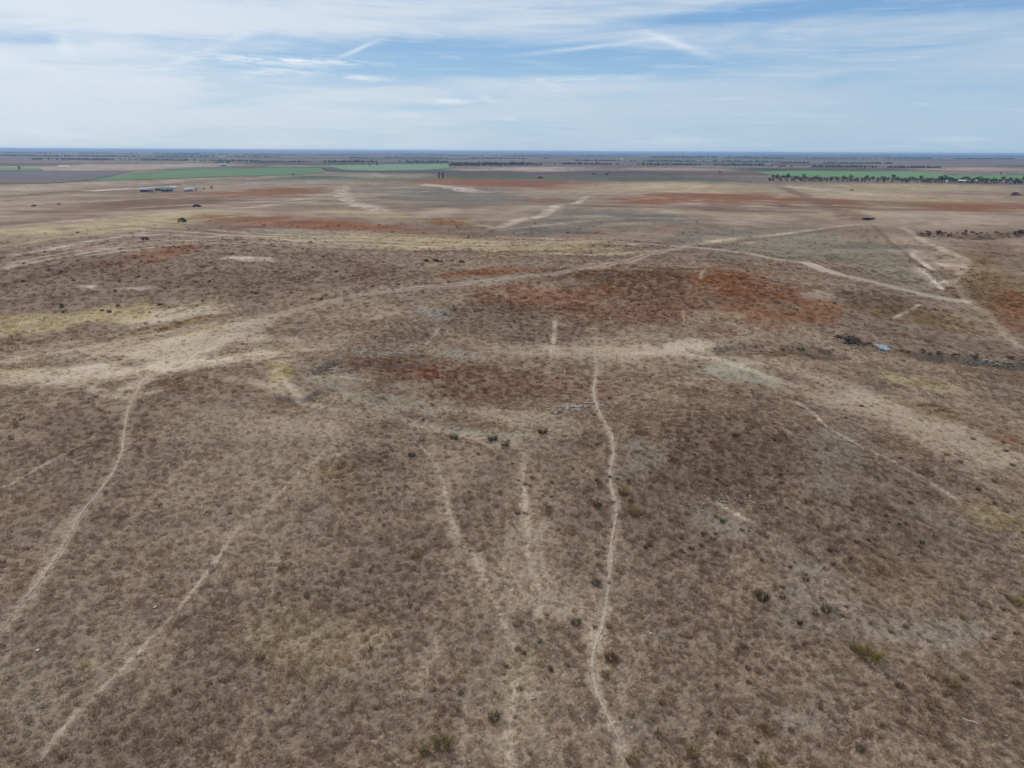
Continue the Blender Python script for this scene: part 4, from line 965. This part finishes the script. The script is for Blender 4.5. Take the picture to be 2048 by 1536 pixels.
dk = paint('dark_boards', (92, 88, 86)); wh = paint('whitewash', (214, 210, 204)); tl = paint('teal_sheeting', (110, 124, 124)); gr = paint('grey_roof', (130, 130, 132)); wr = paint('white_roof', (206, 202, 196), .5); pk = paint('pinkish_plaster', (172, 156, 154)); bl = paint('blue_grey_sheeting', (140, 144, 144))
house(290, 383.5, 15, 6.5, dk, wr, 'dark shed with a white roof at the left end of the farmyard', nwin=4)
house(303, 384, 6, 6, bl, bl, 'small pale blue-grey hut against the dark shed of the farmyard', nwin=0)
house(319, 381, 14, 5, dk, gr, 'low dark shed between the white-roofed shed and the teal barn', nwin=2)
house(334, 383.5, 19, 7.5, tl, bl, 'teal barn, the largest building of the farmyard', 'farm_barn', nwin=3)
house(347, 377.5, 11, 4, wh, wr, 'low white building behind the teal barn', nwin=2)
house(372, 383.5, 5, 6, pk, wr, 'narrow pinkish outbuilding right of the teal barn', nwin=0)
house(381, 382.5, 9, 6, pk, wr, 'pale roofed outbuilding at the right end of the farmyard', nwin=2)
house(1894, 366.5, 6, 5, wh, wr, 'small white house half hidden in the right tree row', 'farm_house', nwin=2)
house(1932, 365, 22, 4, dk, wr, 'long low shed with a bright white roof in the right tree row', nwin=4)
house(1949, 365, 9, 4.5, wh, wr, 'small white building at the right end of the long white-roofed shed', 'farm_house', nwin=2)
house(447, 332.5, 10, 4, dk, wr, 'white-roofed shed beyond the left green field', nwin=2)
house(1243, 320, 6, 3, wh, wr, 'tiny white house beyond the shelter row right of centre', 'farm_house', nwin=2)
house(1537, 332, 9, 3.5, pk, wr, 'pale pinkish house at the left end of the thin tree row', 'farm_house', nwin=2)
house(1765, 336, 6, 3, wh, gr, 'tiny white house within the thin tree row above the right green field', 'farm_house', nwin=2)
house(128, 334, 15, 2, wh, wr, 'long white shed on the pale fields at the left', nwin=3)

# dark car parked on the far slope
cp = ground_at(394, 414); u = mpp(cp); root = empty('parked_car', cp, 0.15); k_ = 15 * u / 4.4
mb = paint('dark_blue_paint', (52, 60, 80), .3); gl = paint('car_glass', (40, 44, 50), .1); rub = paint('rubber', (26, 26, 26))
prof = [(-2.2, .35), (-2.2, .75), (-1.5, .9), (-.9, 1.4), (.7, 1.42), (1.4, .95), (2.15, .85), (2.2, .35)]
V = [(x * k_, s_ * .85 * k_, z * k_) for s_ in (-1, 1) for x, z in prof]; nP_ = len(prof)
mesh_obj('body', V, [tuple(range(nP_)), tuple(range(2 * nP_ - 1, nP_ - 1, -1))] + [(i, i + nP_, (i + 1) % nP_ + nP_, (i + 1) % nP_) for i in range(nP_)], mb, root)
for s_ in (-1, 1):
    w4 = [(-1.25, .95), (-.85, 1.33), (.62, 1.35), (1.1, .98)]; V = [(x * k_, s_ * .858 * k_, z * k_) for x, z in w4]; mesh_obj('side_window', V, [(0, 1, 2, 3)], gl, root)
    for xw in (-1.35, 1.35):
        V = [(xw * k_ + .33 * k_ * math.cos(a * .5236), s_ * (.7 + dy) * k_, .33 * k_ + .33 * k_ * math.sin(a * .5236)) for dy in (0, .18) for a in range(12)]
        mesh_obj('wheel', V, [tuple(range(12)), tuple(range(23, 11, -1))] + [(i, (i + 1) % 12, (i + 1) % 12 + 12, i + 12) for i in range(12)], rub, root)
tag(root, 'dark blue-grey car parked on the rusty far slope below the farmyard', 'car')

# ------------------------------------------------------------------ haze over the plain
HZ = 8e-5
zmin = float(gz.min()) - 1.0; zmax = max(H + 6.0, float(gz.max()) + 12)
V, Fc = box(-52000, 52000, -52000, 52000, zmin, zmax)
hz = mesh_obj('haze', V, Fc, None); hz['kind'] = 'stuff'
hm = bpy.data.materials.new('haze_air'); hm.use_nodes = True; nt = hm.node_tree; nt.nodes.clear()
out = nt.nodes.new('ShaderNodeOutputMaterial'); pv = nt.nodes.new('ShaderNodeVolumePrincipled'); pv.inputs['Color'].default_value = (.46, .68, 1.0, 1); pv.inputs['Density'].default_value = HZ; pv.inputs['Anisotropy'].default_value = 0.2
nt.links.new(pv.outputs[0], out.inputs['Volume']); hz.data.materials.append(hm)
print('objects', len(scene.objects))
